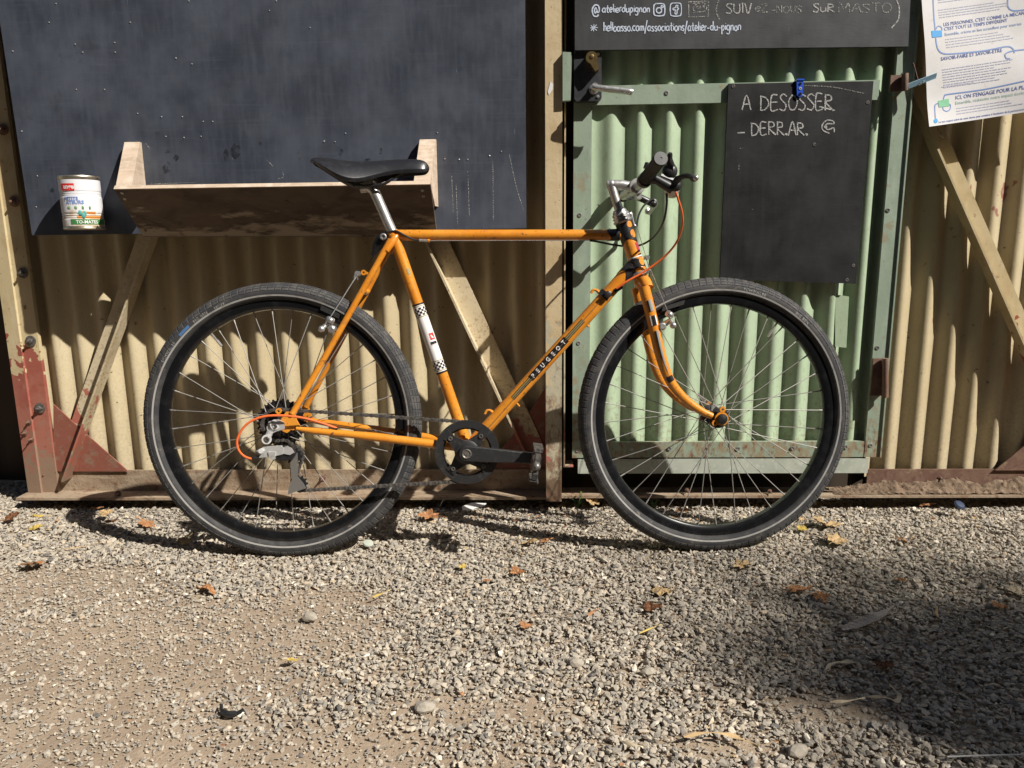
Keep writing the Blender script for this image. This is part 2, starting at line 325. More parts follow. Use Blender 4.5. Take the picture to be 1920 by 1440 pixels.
# ------------------------------------------------------------------ depths of the gate's layers (metres from the camera)
Y_SHEET, AMP, PITCH_S = 2.265, .0125, .0805
Y_FRAME = 2.240; Y_BOARD = 2.160
TOP = 2.45
def corrugated(mb, x0, x1, z0, z1, crest, Y, amp=AMP, pitch=PITCH_S, n=14, nz=7, lean=0.0, flat=0.0):
    k = int((x1-x0)/pitch*n)+1; vs_ = []
    for b in (0, 1):
        for j in range(nz+1):
            z = z0+(z1-z0)*j/nz
            for i in range(k+1):
                x = x0+(x1-x0)*i/k
                wob = .0016*noise.noise((x*2.3, z*1.9, 3.1)) if 0 < j < nz else 0
                fl_ = min(1, max(.22, (x-x0)/flat)) if flat else 1; vs_.append((x+lean*(z-z0), Y-amp*(1-fl_)*.6-amp*fl_*math.cos(2*math.pi*(x-crest)/pitch)+wob+b*.0012, z))
    m = (nz+1)*(k+1); fs = []
    for b in (0, 1):
        for j in range(nz):
            for i in range(k):
                a = b*m+j*(k+1)+i; fs.append((a, a+1, a+k+2, a+k+1) if b == 0 else (a, a+k+1, a+k+2, a+1))
    return mb.add(vs_, fs)
_bolt = None
def bolt(parent, px, py, Y, r=.013, m=None, name='bolt'):
    mb = MB(); p = at(px, py, Y)
    mb.lathe([(r, 0), (r, .0018), (r*.62, .0025), (.001, .0026)], p, (0, -1, 0), 14)
    mb.lathe([(r*.52, .002), (r*.52, .008), (r*.40, .0095), (.0006, .0096)], p, (random.uniform(-.1, .1), -1, random.uniform(-.1, .1)), 6)
    mb.lathe([(r*.26, .009), (r*.24, .019), (.0005, .0195)], p, (random.uniform(-.06, .06), -1, 0), 8)
    return mb.build(name, m or steel_dark, parent)

# ------------------------------------------------------------------ ground, added dark wall behind the gate
def gh(x, y):
    t = min(1, max(0, (y-1.98)/.16)); return .006*noise.noise((x*1.7, y*1.7, 0))+.003*noise.noise((x*6, y*6, 4))-.017*t*t*(3-2*t)
mb = MB(); xs = sorted(set([-40, -20, -10, -5, -3]+[round(-2.4+.06*i, 3) for i in range(81)]+[3, 5, 10, 20, 40]))
ys = sorted(set([-40, -20, -10, -5, -2, -.5]+[round(.4+.06*i, 3) for i in range(40)]+[3.2, 5, 10, 20, 40])); nx = len(xs)
mb.add([(x, y, gh(x, y)-.004 if abs(x) < 4 and -1 < y < 4 else -.004) for y in ys for x in xs],
       [(j*nx+i, j*nx+i+1, (j+1)*nx+i+1, (j+1)*nx+i) for j in range(len(ys)-1) for i in range(nx-1)])
mb.build('ground', earth_mat, kind='structure', fix=False)
mb = MB(); mb.box((0, 2.52, 1.3), (9, .05, 2.7)); o = mb.build('added_wall', gap_backing, kind='structure')  # added so that no sky shows and the gaps look dark

# added workshop, unseen behind the viewer, sized to block sky light and shade the near yard
bld = thing('blocker_building', 'added dark timber workshop, unseen opposite the gate, that blocks sky light', 'blocker_building', (1, -3, 0))
mb = MB(); mb.box((1, -4.6, 3.15), (26, 3.2, 6.3)); mb.build('added_wall', mat('dark_timber', (.075, .055, .04), .85, layers=[((.035, .025, .02), (14, 14, .8), .45, .6, .8)]), bld, smooth=0)
mb = MB(); mb.prism([V((-12.3, -2.75, 6.3)), V((-12.3, -6.6, 6.3)), V((-12.3, -6.6, 6.45)), V((-12.3, -4.6, 7.2)), V((-12.3, -2.75, 6.45))], (26.6, 0, 0)); mb.build('roof', mat('roof_slate', (.06, .06, .065), .7), bld, smooth=0)
mb = MB(); mb.box((-2.2, -2.985, 1.1), (1.1, .04, 2.2)); mb.build('door', mat('door_paint', (.05, .07, .06), .5), bld, smooth=0)
for x in (-6.0, 2.4, 6.0):
    mb = MB(); mb.box((x, -2.985, 1.9), (1.2, .03, 1.1)); f_ = mb.build('window', mat('window_frame', (.12, .10, .08), .6), bld, smooth=0); mb = MB(); mb.box((x, -2.96, 1.9), (1.04, .02, .94)); mb.build('pane', mat('dark_glass', (.01, .012, .014), .1), f_, smooth=0)

# ------------------------------------------------------------------ left leaf of the gate
gate = thing('corrugated_gate', 'cream corrugated metal gate leaf behind the big blackboard, red primer on its lower left corner', 'gate', at(560, 930, Y_FRAME))
zr = at(600, 881, Y_FRAME).z                      # top of the bottom rail
zf = at(600, 933, 2.172).z                        # its front edge, low over the gravel
xL = at(62, 881, Y_FRAME).x; xR = at(1040, 881, Y_FRAME).x
c0 = at(549, 850, Y_SHEET).x
mb = MB(); corrugated(mb, xL-.02, xR, zr-.03, TOP, c0, Y_SHEET); mb.build('corrugated_sheet', cream_paint, gate, fix=False)
# left post: a bevelled outer strip and a flat inner strip
def post_pt(px, py, Y): return at(px, py, Y)
mb = MB(); b0, b1, b2 = post_pt(52, 932, 2.225), post_pt(80, 932, Y_FRAME-.018), post_pt(112, 932, Y_FRAME-.012)
zt = TOP; zb = zf
prof = [(b0.x, 2.262), (b0.x, 2.230), (b0.x+.006, 2.222), (b1.x, 2.218), (b1.x+.002, 2.224), (b2.x, 2.226), (b2.x, 2.240), (b2.x-.006, 2.244)]
mb.prism([V((x, y, zb)) for x, y in prof], (0, 0, zt-zb)); mb.build('post', cream_frame, gate, smooth=20)
# bottom rail: upright web and a flange towards the viewer
mb = MB(); mb.box(((b2.x+xR)/2, Y_FRAME+.003, (zr+zf)/2), (xR-b2.x, .006, zr-zf)); mb.box(((b0.x+xR)/2, (2.172+Y_FRAME)/2, zf-.004), (xR-b0.x, Y_FRAME-2.172, .008))
mb.build('bottom_rail', brown_metal, gate, smooth=0)
# braces (angle iron: a flat leg and an upstanding flange)
def brace(parent, p0, p1, side, width, flange, m, Yp, name='brace'):
    a, b = at(*p0, Yp), at(*p1, Yp); d = (b-a).normalized(); n = V((d.z, 0, -d.x))
    if n.x*side < 0: n = -n
    q = MB(); q.obox(a, b, n*width, V((0, .005, 0))); q.obox(a-n*.0025, b-n*.0025, n*.006, V((0, -flange, 0))); return q.build(name, m, parent, smooth=0)
brace(gate, (133, 895), (319, 380), -1, .058, .046, brace_paint, Y_FRAME-.002)
brace(gate, (1001, 880), (795, 440), 1, .060, .040, brace_paint, Y_FRAME-.002)
mb = MB(); slab(mb, [(100, 758), (140, 795), (240, 884), (100, 884)], Y_FRAME-.008, .004); mb.build('gusset_plate', primer, gate, smooth=0)
mb = MB(); slab(mb, [(1024, 725), (975, 800), (905, 884), (1024, 884)], Y_FRAME+.0045, .004); mb.build('gusset_plate', primer, gate, smooth=0)
# centre post
pc0, pc1 = at(1023.5, 700, 2.135).x, at(1053.5, 700, 2.135).x
mb = MB(); mb.box(((pc0+pc1)/2, 2.19, (TOP+zf)/2), (pc1-pc0, .11, TOP-zf)); mb.build('post', post_paint, gate, smooth=0)
for i, (x, y, r) in enumerate([(6, 243, .016), (27, 378, .016), (43, 512, .016), (58, 639, .0165), (75, 765, .0165)]): bolt(gate, x, y, 2.222, r, rust_metal if i < 2 else steel_dark)
for x, y in [(55, 791), (47, 811), (60, 823)]: bolt(gate, x, y, 2.217, .008, rust_metal)
for x, y in [(222, 925), (605, 897), (88, 888)]: bolt(gate, x, y, 2.190 if y > 910 else Y_FRAME, .010, rust_metal)

# ------------------------------------------------------------------ big blackboard, chalk trough, tin can
board = thing('blackboard', 'large blue-grey blackboard on the left gate leaf, nearly empty, dusty, above the saddle', 'blackboard', at(520, 435, Y_BOARD))
fb0 = lambda x, y: at(x, y, Y_BOARD-.0005)
bl, br = at(60, 441, Y_BOARD), at(987, 428, Y_BOARD)
lt = at(0, 42, Y_BOARD); ex = (lt-bl); tl = bl+ex*3.2; tr = V((br.x+.004, Y_BOARD, tl.z))
mb = MB(); mb.prism([bl, br, tr, tl], (0, .018, 0)); mb.build('panel', slate_blue, board, smooth=0)
mb = MB()
for x, y in [(105, 7), (92, 42), (244, 42), (215, 80), (141, 83), (155, 98), (216, 98), (330, 109), (360, 120), (143, 168), (196, 168), (258, 213), (303, 219), (342, 219), (381, 228), (399, 228), (311, 256), (345, 258), (377, 256), (24, 96), (41, 246), (68, 388),
             (518, 2), (505, 20), (581, 52), (608, 265), (628, 266), (608, 264), (834, 298), (861, 299), (877, 299), (940, 284), (918, 292), (820, 249), (607, 266), (648, 250), (70, 330), (354, 2)]:
    p = at(x, y, Y_BOARD-.0002); mb.lathe([(.0021, 0), (.0017, .0012), (.0003, .0015)], p, (random.uniform(-.3, .3), -1, random.uniform(-.3, .3)), 7)
mb.build('nail_heads', nail_mat, board, kind='stuff')
mb = MB()
for x, y, a, b in [(313, 315, 9, 12), (313, 284, 6, 4), (330, 296, 5, 6), (441, 283, 11, 14), (424, 292, 5, 14), (488, 269, 4, 5), (98, 357, 4, 5), (561, 290, 4, 10), (640, 287, 4, 11), (296, 250, 4, 4), (714, 283, 3, 7), (690, 300, 6, 4)]:
    rr_ = random.Random(x); P = [fb0(x+a*math.cos(t)*rr_.uniform(.7, 1.15), y+b*math.sin(t)*rr_.uniform(.7, 1.15)) for t in np.linspace(0, 6.28, 14, endpoint=False)]; mb.add(P, [tuple(range(14))])
mb.build('stains', mat('damp_stain', (.022, .025, .031), .5, alpha=(55, .38, .75)), board, smooth=0, fix=False, kind='stuff')
Y_T = 2.022                                       # front of the trough's top edge
trough = thing('chalk_trough', 'weathered wooden chalk trough with slanted front along the bottom of the big blackboard', 'shelf', at(540, 440, Y_BOARD))
ta, tb = at(214, 356, Y_T), at(807, 347, Y_T); ba, bb_ = at(268, 440, Y_BOARD-.0006)+V((0, 0, -.004)), at(820, 439, Y_BOARD-.0006)+V((0, 0, -.004))
nrm = (tb-ta).cross(ba-ta).normalized(); nrm = nrm if nrm.y > 0 else -nrm
th = nrm*.0125; mb = MB(); mb.hexa([ba, bb_, bb_+th*.1, ba+th*.1, ta, tb, tb+th, ta+th]); mb.build('front_board', wood_dark, trough, smooth=0)
for i, (x0, x1, yt, ybt) in enumerate(((237, 256, 268, 392), (789, 815, 263, 388))):
    zt_ = at(x0, yt, Y_BOARD).z; zb_ = at(x0, ybt, Y_BOARD).z; zq = ta.z if i == 0 else tb.z
    xa = ta.x+.002 if i == 0 else tb.x-.046; wd = .044
    y1 = Y_BOARD-.001
    xt = at(x0, yt, Y_BOARD).x; slope = (Y_BOARD-Y_T)/(zq-ba.z)
    fx = lambda Y: xa+(xt-xa)*(Y-Y_T)/(Y_BOARD-Y_T)
    yb2 = Y_T+(zq-zb_)*slope+.024
    poly = [V((fx(Y), Y, z)) for Y, z in ((y1, zb_), (yb2, zb_), (Y_T+.024, zq-.004), (Y_T+.0115, zq+.0120), (y1-.016, zt_), (y1, zt_))]
    mb = MB(); mb.prism(poly, (wd, 0, 0)); mb.build('side_bracket', wood_pale, trough, smooth=0)
mb = MB(); mb.obox(V((ba.x+.001, 2.1592, ba.z-.003)), V((bb_.x-.001, 2.1592, bb_.z-.003)), (0, .0170, 0), (0, 0, .017)); mb.build('light_stop_strip', wood_dark, trough, smooth=0)  # added strip, stops sunlight leaking between blackboard and front board
sd = (ta-ba); sd.x = 0; sd.normalize(); mb = MB(); mb.obox(ta+sd*.0004, tb+sd*.0004, th, sd*.003); mb.build('pale_top_edge', wood_pale, trough, smooth=0)
for x, y in [(229, 362), (234, 373), (792, 357), (794, 368), (534, 433), (273, 432)]:
    p = hit(x, y, ta, nrm); mb = MB(); mb.lathe([(.0042, 0), (.0042, .0012), (.0022, .0014), (.0020, .0006), (.0003, .0006)], p-nrm*.0002, -nrm, 10); mb.build('nail', nail_mat if y < 400 else rust_metal, trough)

ccx = at(159, 430, Y_BOARD-.056); czb = at(163, 431, Y_BOARD-.056).z; czt = at(154, 331, Y_BOARD-.056).z; ch = czt-czb; cr_ = .0535
can = thing('tin_can', 'rusty food tin with white, red and green label left of the wooden trough', 'tin can', (ccx.x, Y_BOARD-.056, czb))
O = V((ccx.x, Y_BOARD-.056, czb))
prof = [(cr_*.93, 0), (cr_*.985, .002), (cr_*.985, .006), (cr_*.955, .009)]
for k in range(1, 61):
    h = .009+(ch-.018)*k/60; t = h/ch; rr = cr_*.955
    for c in (.215, .255, .295, .625, .66, .70):
        rr -= .0022*math.exp(-((t-c)/.010)**2)
    prof.append((rr, h))
prof += [(cr_*.985, ch-.006), (cr_*.99, ch-.002), (cr_*.97, ch), (cr_*.93, ch-.002), (cr_*.93, .012), (.0005, .010)]
mb = MB(); mb.lathe(prof, O, (0, 0, 1), 40); mb.build('body', can_steel, can)
def can_patch(name, a0, a1, t0, t1, m, off=.0006, n=14):
    q = MB(); vs_ = []; nz = 64
    for j in range(nz+1):
        t = t0+(t1-t0)*j/nz; h = t*ch; rr = np.interp(h, [p[1] for p in prof[:64]], [p[0] for p in prof[:64]])+off
        for i in range(n+1):
            a = R(a0+34+(a1-a0)*i/n); vs_.append(O+V((math.sin(a)*rr, -math.cos(a)*rr, h)))
    return q.add(vs_, [(j*(n+1)+i, j*(n+1)+i+1, (j+1)*(n+1)+i+1, (j+1)*(n+1)+i) for j in range(nz) for i in range(n)]).build(name, m, can, smooth=60, fix=False)
can_patch('paper_label', -115, 115, .065, .925, can_white, n=40)
can_patch('red_logo', -62, -18, .72, .85, red_decal, .0010)
can_patch('green_band', -40, 70, .095, .195, can_green, .0010)
can_patch('orange_band', -10, 34, .285, .335, can_orange, .0010); can_patch('orange_band', -20, 55, .205, .255, can_orange, .0010)
def can_text(name, s, a0, t0, size, m, bold=.0, off=.0014):
    vs_, fs = text2d(s, size, bold); q = MB(); out = []
    for x, y in vs_:
        a = R(a0+34)+x/cr_; h = t0*ch+y; rr = cr_*.955+off; out.append(O+V((math.sin(a)*rr, -math.cos(a)*rr, h)))
    return q.add(out, fs).build(name, m, can, smooth=0, fix=False)
can_text('lettering', 'ange', -52, .755, .017, white_decal, .0006)
can_text('lettering', 'PETITS', -52, .545, .013, ink_blue, .0005); can_text('lettering', 'ATEURS', -48, .475, .0135, ink_blue, .0005)
can_text('lettering', 'TO-MATES', -24, .115, .012, white_decal, .0003)
mb = MB()
for k, a in enumerate((-40, -22, -3, 16)):        # row of little peas on the label
    p = O+V((math.sin(R(a+34))*cr_*.955, -math.cos(R(a+34))*cr_*.955, .405*ch)); mb.sphere(p, .0055, 6, 0, (1, .25, 1))
for a, t in ((-12, .31), (0, .30), (-4, .255)): mb.sphere(O+V((math.sin(R(a+34))*cr_*.95, -math.cos(R(a+34))*cr_*.95, t*ch)), .008, 6, 1, (1, .25, 1))
mb.build('vegetable_print', [can_leaf, can_teal], can)

# ------------------------------------------------------------------ green wicket door
Y_D = 2.153; Y_GS = 2.178
door = thing('green_door', 'green corrugated wicket door with flat frame, silver lever handle and rusty lower corner', 'door', at(1360, 858, Y_D))
dz0 = at(1300, 858, Y_D).z; dz1 = at(1300, 829, Y_D).z
xa, xb = at(1073, 850, Y_D).x, at(1104, 850, Y_D).x; xc, xd = at(1621, 850, Y_D).x, at(1649, 850, Y_D).x
cg = at(1237, 830, Y_GS).x
mb = MB(); corrugated(mb, xa+.004, xd-.004, dz0+.01, TOP-.1, cg, Y_GS, flat=.17); mb.build('corrugated_sheet', green_paint, door, fix=False)
mb = MB(); mb.box(((xa+xb)/2, Y_D+.006, (dz0+TOP-.1)/2), (xb-xa, .012, TOP-.1-dz0)); mb.build('stile', green_frame, door, smooth=0)
mb = MB(); mb.box(((xc+xd)/2, Y_D+.006, (dz0+TOP-.1)/2), (xd-xc, .012, TOP-.1-dz0)); mb.box((xd+.002, Y_D+.012, (dz0+TOP-.1)/2), (.004, .035, TOP-.1-dz0)); mb.build('stile', green_frame, door, smooth=0)
mb = MB(); mb.box(((xb+xc)/2, Y_D+.0075, (dz0+dz1)/2), (xc-xb, .012, dz1-dz0)); mb.build('bottom_rail', green_frame, door, smooth=0)
lk = [at(1106, 161, Y_D+.003), at(1650, 149.5, Y_D+.003), at(1647, 187, Y_D+.003), at(1106, 197, Y_D+.003)]
mb = MB(); mb.prism(lk, (0, .011, 0)); mb.build('lock_rail', green_frame, door, smooth=0)
mb = MB(); mb.box(((xa+xd)/2-.006, Y_D+.004, (at(1300, 861, Y_D).z+at(1300, 888, Y_D).z)/2), (at(1630, 870, Y_D).x-at(1085, 870, Y_D).x, .004, at(1300, 861, Y_D).z-at(1300, 888, Y_D).z)); mb.build('galvanised_strip', galv, door, smooth=0)
mb = MB(); slab(mb, [(1566, 552), (1592, 556), (1587, 652), (1566, 650)], Y_GS-AMP+.003, .0015); mb.build('repair_patch', green_paint, door, smooth=0)
for x, y in [(1250, 174), (1087, 403), (1085, 643), (1083, 845), (1184, 842), (1255, 841), (1384, 841), (1486, 840), (1586, 838), (1645, 652), (1665, 394), (1632, 835)]: 
    mb = MB(); mb.lathe([(.0062, 0), (.0060, .0018), (.0034, .0022), (.0030, .0008), (.0004, .0008)], at(x, y, Y_D if y > 190 else Y_D+.003), (0, -1, 0), 12); mb.build('rivet', alu, door)
Y_LK = 2.126
mb = MB(); pts = [(1080, 97), (1124, 96), (1128, 101), (1128, 184), (1124, 189), (1081, 190), (1077, 185), (1076, 102)]; slab(mb, pts, Y_LK, .026)
lockb = mb.build('lock_case', lock_black, door, smooth=0)
p = at(1108, 112, Y_LK); mb = MB()                # euro profile cylinder standing out of the case
prof2 = [V((.0125*math.sin(a), 0, .0125*math.cos(a))) for a in np.linspace(-2.5, 2.5, 14)]+[V((.005, 0, -.028)), V((-.005, 0, -.028))]
qq = Matrix.Rotation(R(-25), 3, 'Y'); mb.prism([p+qq @ (v*1.25)+V((0, -.026, 0)) for v in prof2], (0, .027, 0)); mb.build('key_cylinder', brass, lockb, smooth=40)
mb = MB(); mb.lathe([(.006, 0), (.006, .001), (.0045, .0015), (.0004, .0015)], p+V((0, -.026, .002)), (0, -1, 0), 12); mb.build('key_plug', brass, lockb)
for x, y in [(1122, 101), (1121, 181)]:
    mb = MB(); mb.lathe([(.0045, 0), (.004, .0025), (.0004, .003)], at(x, y, Y_LK), (0, -1, 0), 10); mb.build('screw', alu, lockb)
mb = MB(); q0 = at(1113, 168, Y_LK); mb.lathe([(.013, 0), (.013, .004), (.009, .006), (.009, .046)], q0, (0, -1, 0), 16)
hp = [at(1112, 163, Y_LK-.048), at(1118, 164.5, Y_LK-.052), at(1150, 168, Y_LK-.054), at(1178, 171.5, Y_LK-.054), at(1184, 172.5, Y_LK-.052)]
mb.tube(smooth_path(hp, 4), .0085, 12); mb.build('lever_handle', chrome, lockb)
# hinges
def hinge(parent, x, y0, y1, Yh):
    a, b = at(x, y1, Yh), at(x, y0, Yh); mb = MB(); mb.tube([a, b], .0085, 12); mb.box((a+b)/2+V((-.016, .015, 0)), (.034, .006, (b.z-a.z)*.96)); mb.box((a+b)/2+V((.001, .016, 0)), (.007, .030, (b.z-a.z)*.9)); return mb.build('hinge', rust_metal, parent)
hinge(door, 1660, 672, 745, 2.131); hinge(door, 1697, 138, 170, 2.131)

# upper blackboard with the address lines
UB = [(1078, -420), (1078, 94), (1703, 87), (1727, -420)]
uP = at(1078, 94, 2.114); uQ = at(1703, 87, 2.143); uN = (uQ-uP).cross(V((0, 0, 1))).normalized()
ub = thing('address_blackboard', 'grey blackboard above the green door with handwritten web addresses and icons', 'blackboard', at(1390, 90, 2.19))
mb = MB(); mb.prism([hit(x, y, uP, uN) for x, y in UB], V((0, .012, 0))); mb.build('panel', slate_grey, ub, smooth=0)
# small blackboard
Y_S = 2.146
sb = thing('hanging_blackboard', 'small black chalkboard hanging on the green door with a two-line chalk note', 'blackboard', at(1480, 530, Y_S))
mb = MB(); slab(mb, [(1366, 157), (1638, 152), (1605, 532), (1350, 524)], Y_S, .009); mb.build('panel', slate_dark, sb, smooth=0)
for x, y in [(1375, 162), (1627, 192), (1527, 271), (1600, 498), (1588, 525)]:
    mb = MB(); mb.lathe([(.0052, 0), (.0045, .0008), (.0028, .0009), (.0025, .0002), (.0003, .0002)], at(x, y, Y_S-.0002), (0, -1, 0), 10); mb.build('screw_hole', [steel_dark], sb)

# ---- handwriting: strokes laid as thin chalk ribbons on the boards
GL = {'a': ([[(.43, .46), (.2, .55), (.03, .28), (.16, .02), (.36, .12), (.43, .4)], [(.44, .56), (.43, .1), (.52, .02)]], .58),
 't': ([[(.2, .92), (.18, .12), (.36, .02)], [(.02, .58), (.38, .6)]], .42), 'e': ([[(.05, .27), (.4, .33), (.36, .54), (.18, .55), (.04, .28), (.16, .01), (.42, .08)]], .5),
 'l': ([[(.1, 1), (.09, .02)]], .22), 'i': ([[(.1, .55), (.1, .02)], [(.1, .74), (.12, .79)]], .22), 'r': ([[(.08, .55), (.08, 0)], [(.08, .34), (.2, .54), (.34, .5)]], .38),
 'd': ([[(.42, .44), (.2, .54), (.03, .25), (.2, .01), (.42, .14)], [(.45, 1), (.44, 0)]], .58), 'u': ([[(.06, .55), (.06, .15), (.2, .01), (.4, .14)], [(.42, .55), (.44, 0)]], .55),
 'p': ([[(.08, .56), (.07, -.42)], [(.08, .4), (.27, .56), (.44, .3), (.27, .02), (.08, .1)]], .54), 'g': ([[(.42, .47), (.2, .55), (.03, .28), (.2, .03), (.42, .16)], [(.43, .56), (.42, -.25), (.2, -.4), (.03, -.28)]], .56),
 'n': ([[(.08, .56), (.08, 0)], [(.08, .36), (.25, .55), (.4, .45), (.43, 0)]], .54), 'm': ([[(.08, .56), (.08, 0)], [(.08, .36), (.22, .55), (.34, .45), (.35, 0)], [(.35, .36), (.5, .55), (.62, .45), (.64, 0)]], .76),
 'o': ([[(.24, .56), (.05, .32), (.14, .03), (.34, .02), (.46, .28), (.36, .52), (.2, .55)]], .54), 'h': ([[(.08, 1), (.08, 0)], [(.08, .36), (.25, .55), (.4, .45), (.42, 0)]], .54),
 's': ([[(.36, .5), (.18, .56), (.06, .42), (.34, .18), (.24, .01), (.03, .06)]], .44), 'c': ([[(.4, .48), (.2, .55), (.04, .28), (.18, .01), (.42, .08)]], .48),
 '/': ([[(.36, 1.15), (.0, -.35)]], .42), '-': ([[(.05, .28), (.38, .3)]], .48), '.': ([[(.06, .0), (.14, .01), (.13, .08), (.06, .07), (.08, .0)]], .24), ' ': ([], .4),
 '@': ([[(.62, .3), (.42, .62), (.26, .3), (.4, .08), (.6, .42), (.66, .14), (.84, .3), (.74, .78), (.34, .86), (.04, .4), (.2, -.18), (.6, -.22), (.76, -.06)]], 1.0),
 '*': ([[(.3, .75), (.28, .05)], [(.02, .4), (.58, .42)], [(.08, .1), (.5, .7)], [(.08, .66), (.5, .14)]], .7),
 'A': ([[(.0, 0), (.3, 1), (.56, -.02)], [(.12, .36), (.48, .38)]], .62), 'D': ([[(.06, 1), (.05, 0)], [(.0, .98), (.4, .85), (.56, .45), (.36, .08), (.04, .0)]], .68), 'E': ([[(.44, 1), (.06, .96), (.04, 0), (.48, .04)], [(.06, .52), (.4, .54)]], .56),
 'S': ([[(.46, .88), (.24, 1), (.05, .78), (.42, .34), (.28, .02), (.0, .1)]], .54), 'O': ([[(.3, 1), (.04, .6), (.14, .06), (.42, .04), (.6, .5), (.44, .92), (.26, .98)]], .68), 'R': ([[(.06, 1), (.05, 0)], [(.02, .98), (.4, .9), (.42, .62), (.08, .5), (.56, -.04)]], .62),
 'U': ([[(.04, 1), (.06, .25), (.26, 0), (.46, .2), (.48, 1)]], .6), 'V': ([[(.02, 1), (.22, 0), (.5, 1)]], .58), 'I': ([[(.1, 1), (.1, 0)]], .26), 'Z': ([[(.02, .95), (.46, 1), (.04, .04), (.52, 0)]], .58), 'N': ([[(.04, 0), (.06, 1), (.46, .05), (.48, 1)]], .6),
 'M': ([[(.0, 0), (.08, 1), (.34, .35), (.58, 1), (.66, 0)]], .76), 'T': ([[(.0, .97), (.56, 1)], [(.28, .98), (.27, 0)]], .6), '(': ([[(.3, 1.3), (.05, .7), (.06, .1), (.4, -.45)]], .5), ')': ([[(.1, 1.3), (.36, .7), (.3, .0), (-.2, -.6)]], .5), '–': ([[(.0, .4), (.5, .42)]], .62)}
def strokes_to(mb, strokes, wpx, fn, seed=0):
    rr = random.Random(seed)
    for st in strokes:
        P = [V((x, y, 0)) for x, y in st]
        S = smooth_path(P, 5) if len(P) > 2 else [P[0].lerp(P[1], k/6) for k in range(7)]
        vs_ = []
        for i, p in enumerate(S):
            a, b = S[max(0, i-1)], S[min(len(S)-1, i+1)]; t = (b-a); t = t.normalized() if t.length > 0 else V((1, 0, 0)); n = V((-t.y, t.x, 0))
            hw = wpx/2*rr.uniform(.7, 1.25); vs_ += [fn(*(p+n*hw).xy), fn(*(p-n*hw).xy)]
        mb.add(vs_, [(2*i, 2*i+1, 2*i+3, 2*i+2) for i in range(len(S)-1)])
def write(parent, name, s, x0, y0, x1, y1, h, wpx, fn, m, seed=1, jit=.05):
    rr = random.Random(seed); tot = sum(GL[c][1] for c in s); x = 0; out = []
    for c in s:
        k = rr.uniform(.95, 1.06); dy = rr.uniform(-jit, jit)
        for st in GL[c][0]:
            L = []
            for a, b in st:
                t = (x+a)/tot; L.append((x0+(x1-x0)*t+rr.uniform(-.02, .02)*h, y0+(y1-y0)*t-(b*k+dy)*h+rr.uniform(-.02, .02)*h))
            out.append(L)
        x += GL[c][1]
    mb = MB(); strokes_to(mb, out, wpx, fn, seed); return mb.build(name, m, parent, smooth=0, fix=False)
fu = lambda x, y: hit(x, y, uP, uN)+V((0, -.0009, 0))
fs_ = lambda x, y: at(x, y, Y_S-.0009)
write(ub, 'handwriting', '@', 1110, 27, 1126, 27, 18, 2.3, fu, paint_pen, 2)
write(ub, 'handwriting', 'atelierdupignon', 1129, 23.5, 1219, 22.5, 15, 2.0, fu, paint_pen, 3)
write(ub, 'handwriting', '*', 1106, 59, 1124, 59, 19, 1.5, fu, paint_pen, 4)
write(ub, 'handwriting', 'helloasso.com/associations/atelier-du-pignon', 1131, 58.5, 1390, 57, 16.5, 2.0, fu, paint_pen, 5)
def rrect(x0, y0, x1, y1, c): return [(x0+c, y0), (x1-c, y0), (x1, y0+c), (x1, y1-c), (x1-c, y1), (x0+c, y1), (x0, y1-c), (x0, y0+c), (x0+c, y0), (x0+c+2, y0)]
def circ(x, y, r): return [(x+r*math.cos(a), y+r*math.sin(a)) for a in np.linspace(0, 6.5, 12)]
mb = MB(); strokes_to(mb, [rrect(1226, 7, 1246, 29.5, 4), circ(1235.5, 19.5, 5), circ(1241.5, 12.5, 2)], 2.2, fu, 3); mb.build('camera_icon', paint_pen, ub, smooth=0, fix=False)
mb = MB(); strokes_to(mb, [rrect(1257, 6, 1277, 30, 4), [(1271.5, 10), (1267.5, 10.5), (1266.5, 14), (1262, 16), (1262.5, 19), (1266, 18.5), (1265.5, 25.5), (1269, 26), (1269.5, 19), (1272, 17.5), (1271.5, 15), (1269.5, 15), (1271.5, 10)]], 1.9, fu, 4); mb.build('letter_icon', paint_pen, ub, smooth=0, fix=False)
mb = MB(); strokes_to(mb, [[(1291, 4), (1291.5, 33)], [(1290, 4), (1328, 2)], [(1328, 2), (1328, 31)], [(1291, 32.5), (1328, 30.5)], [(1294, 7), (1324, 5)], [(1303, 22), (1299, 17), (1303, 10), (1313, 6), (1322, 8), (1325, 14), (1322, 20)], [(1300, 24), (1323, 21)], [(1313, 10), (1312, 17)], [(1313, 11), (1317, 14), (1320, 9), (1320, 16)], [(1304, 14), (1309, 12), (1308, 17)]], 2.1, fu, 5); mb.build('mail_icon', chalk_faint, ub, smooth=0, fix=False)
write(ub, 'handwriting', '(', 1343, 28, 1351, 28, 20, 2.3, fu, chalk_faint, 6)
write(ub, 'handwriting', 'SUIV', 1361, 25, 1411, 24.5, 19, 2.3, fu, chalk, 7)
write(ub, 'handwriting', 'eZ', 1415, 22, 1441, 22, 15, 1.9, fu, chalk_faint, 8); write(ub, 'handwriting', '-NOUS', 1446, 23, 1504, 24, 13, 1.9, fu, chalk_faint, 9)
write(ub, 'handwriting', 'SuR', 1524, 23, 1566, 22, 16, 2.1, fu, chalk, 10); write(ub, 'handwriting', 'MASTO', 1572, 23, 1674, 24, 17, 2.1, fu, chalk_faint, 11); write(ub, 'handwriting', ')', 1676, 36, 1690, 36, 30, 2.4, fu, chalk, 12)
write(sb, 'chalk_writing', 'A', 1391, 206, 1410, 206, 27, 2.5, fs_, chalk, 13)
write(sb, 'chalk_writing', 'DESOSSER', 1425, 208, 1564, 206, 29, 2.5, fs_, chalk, 14)
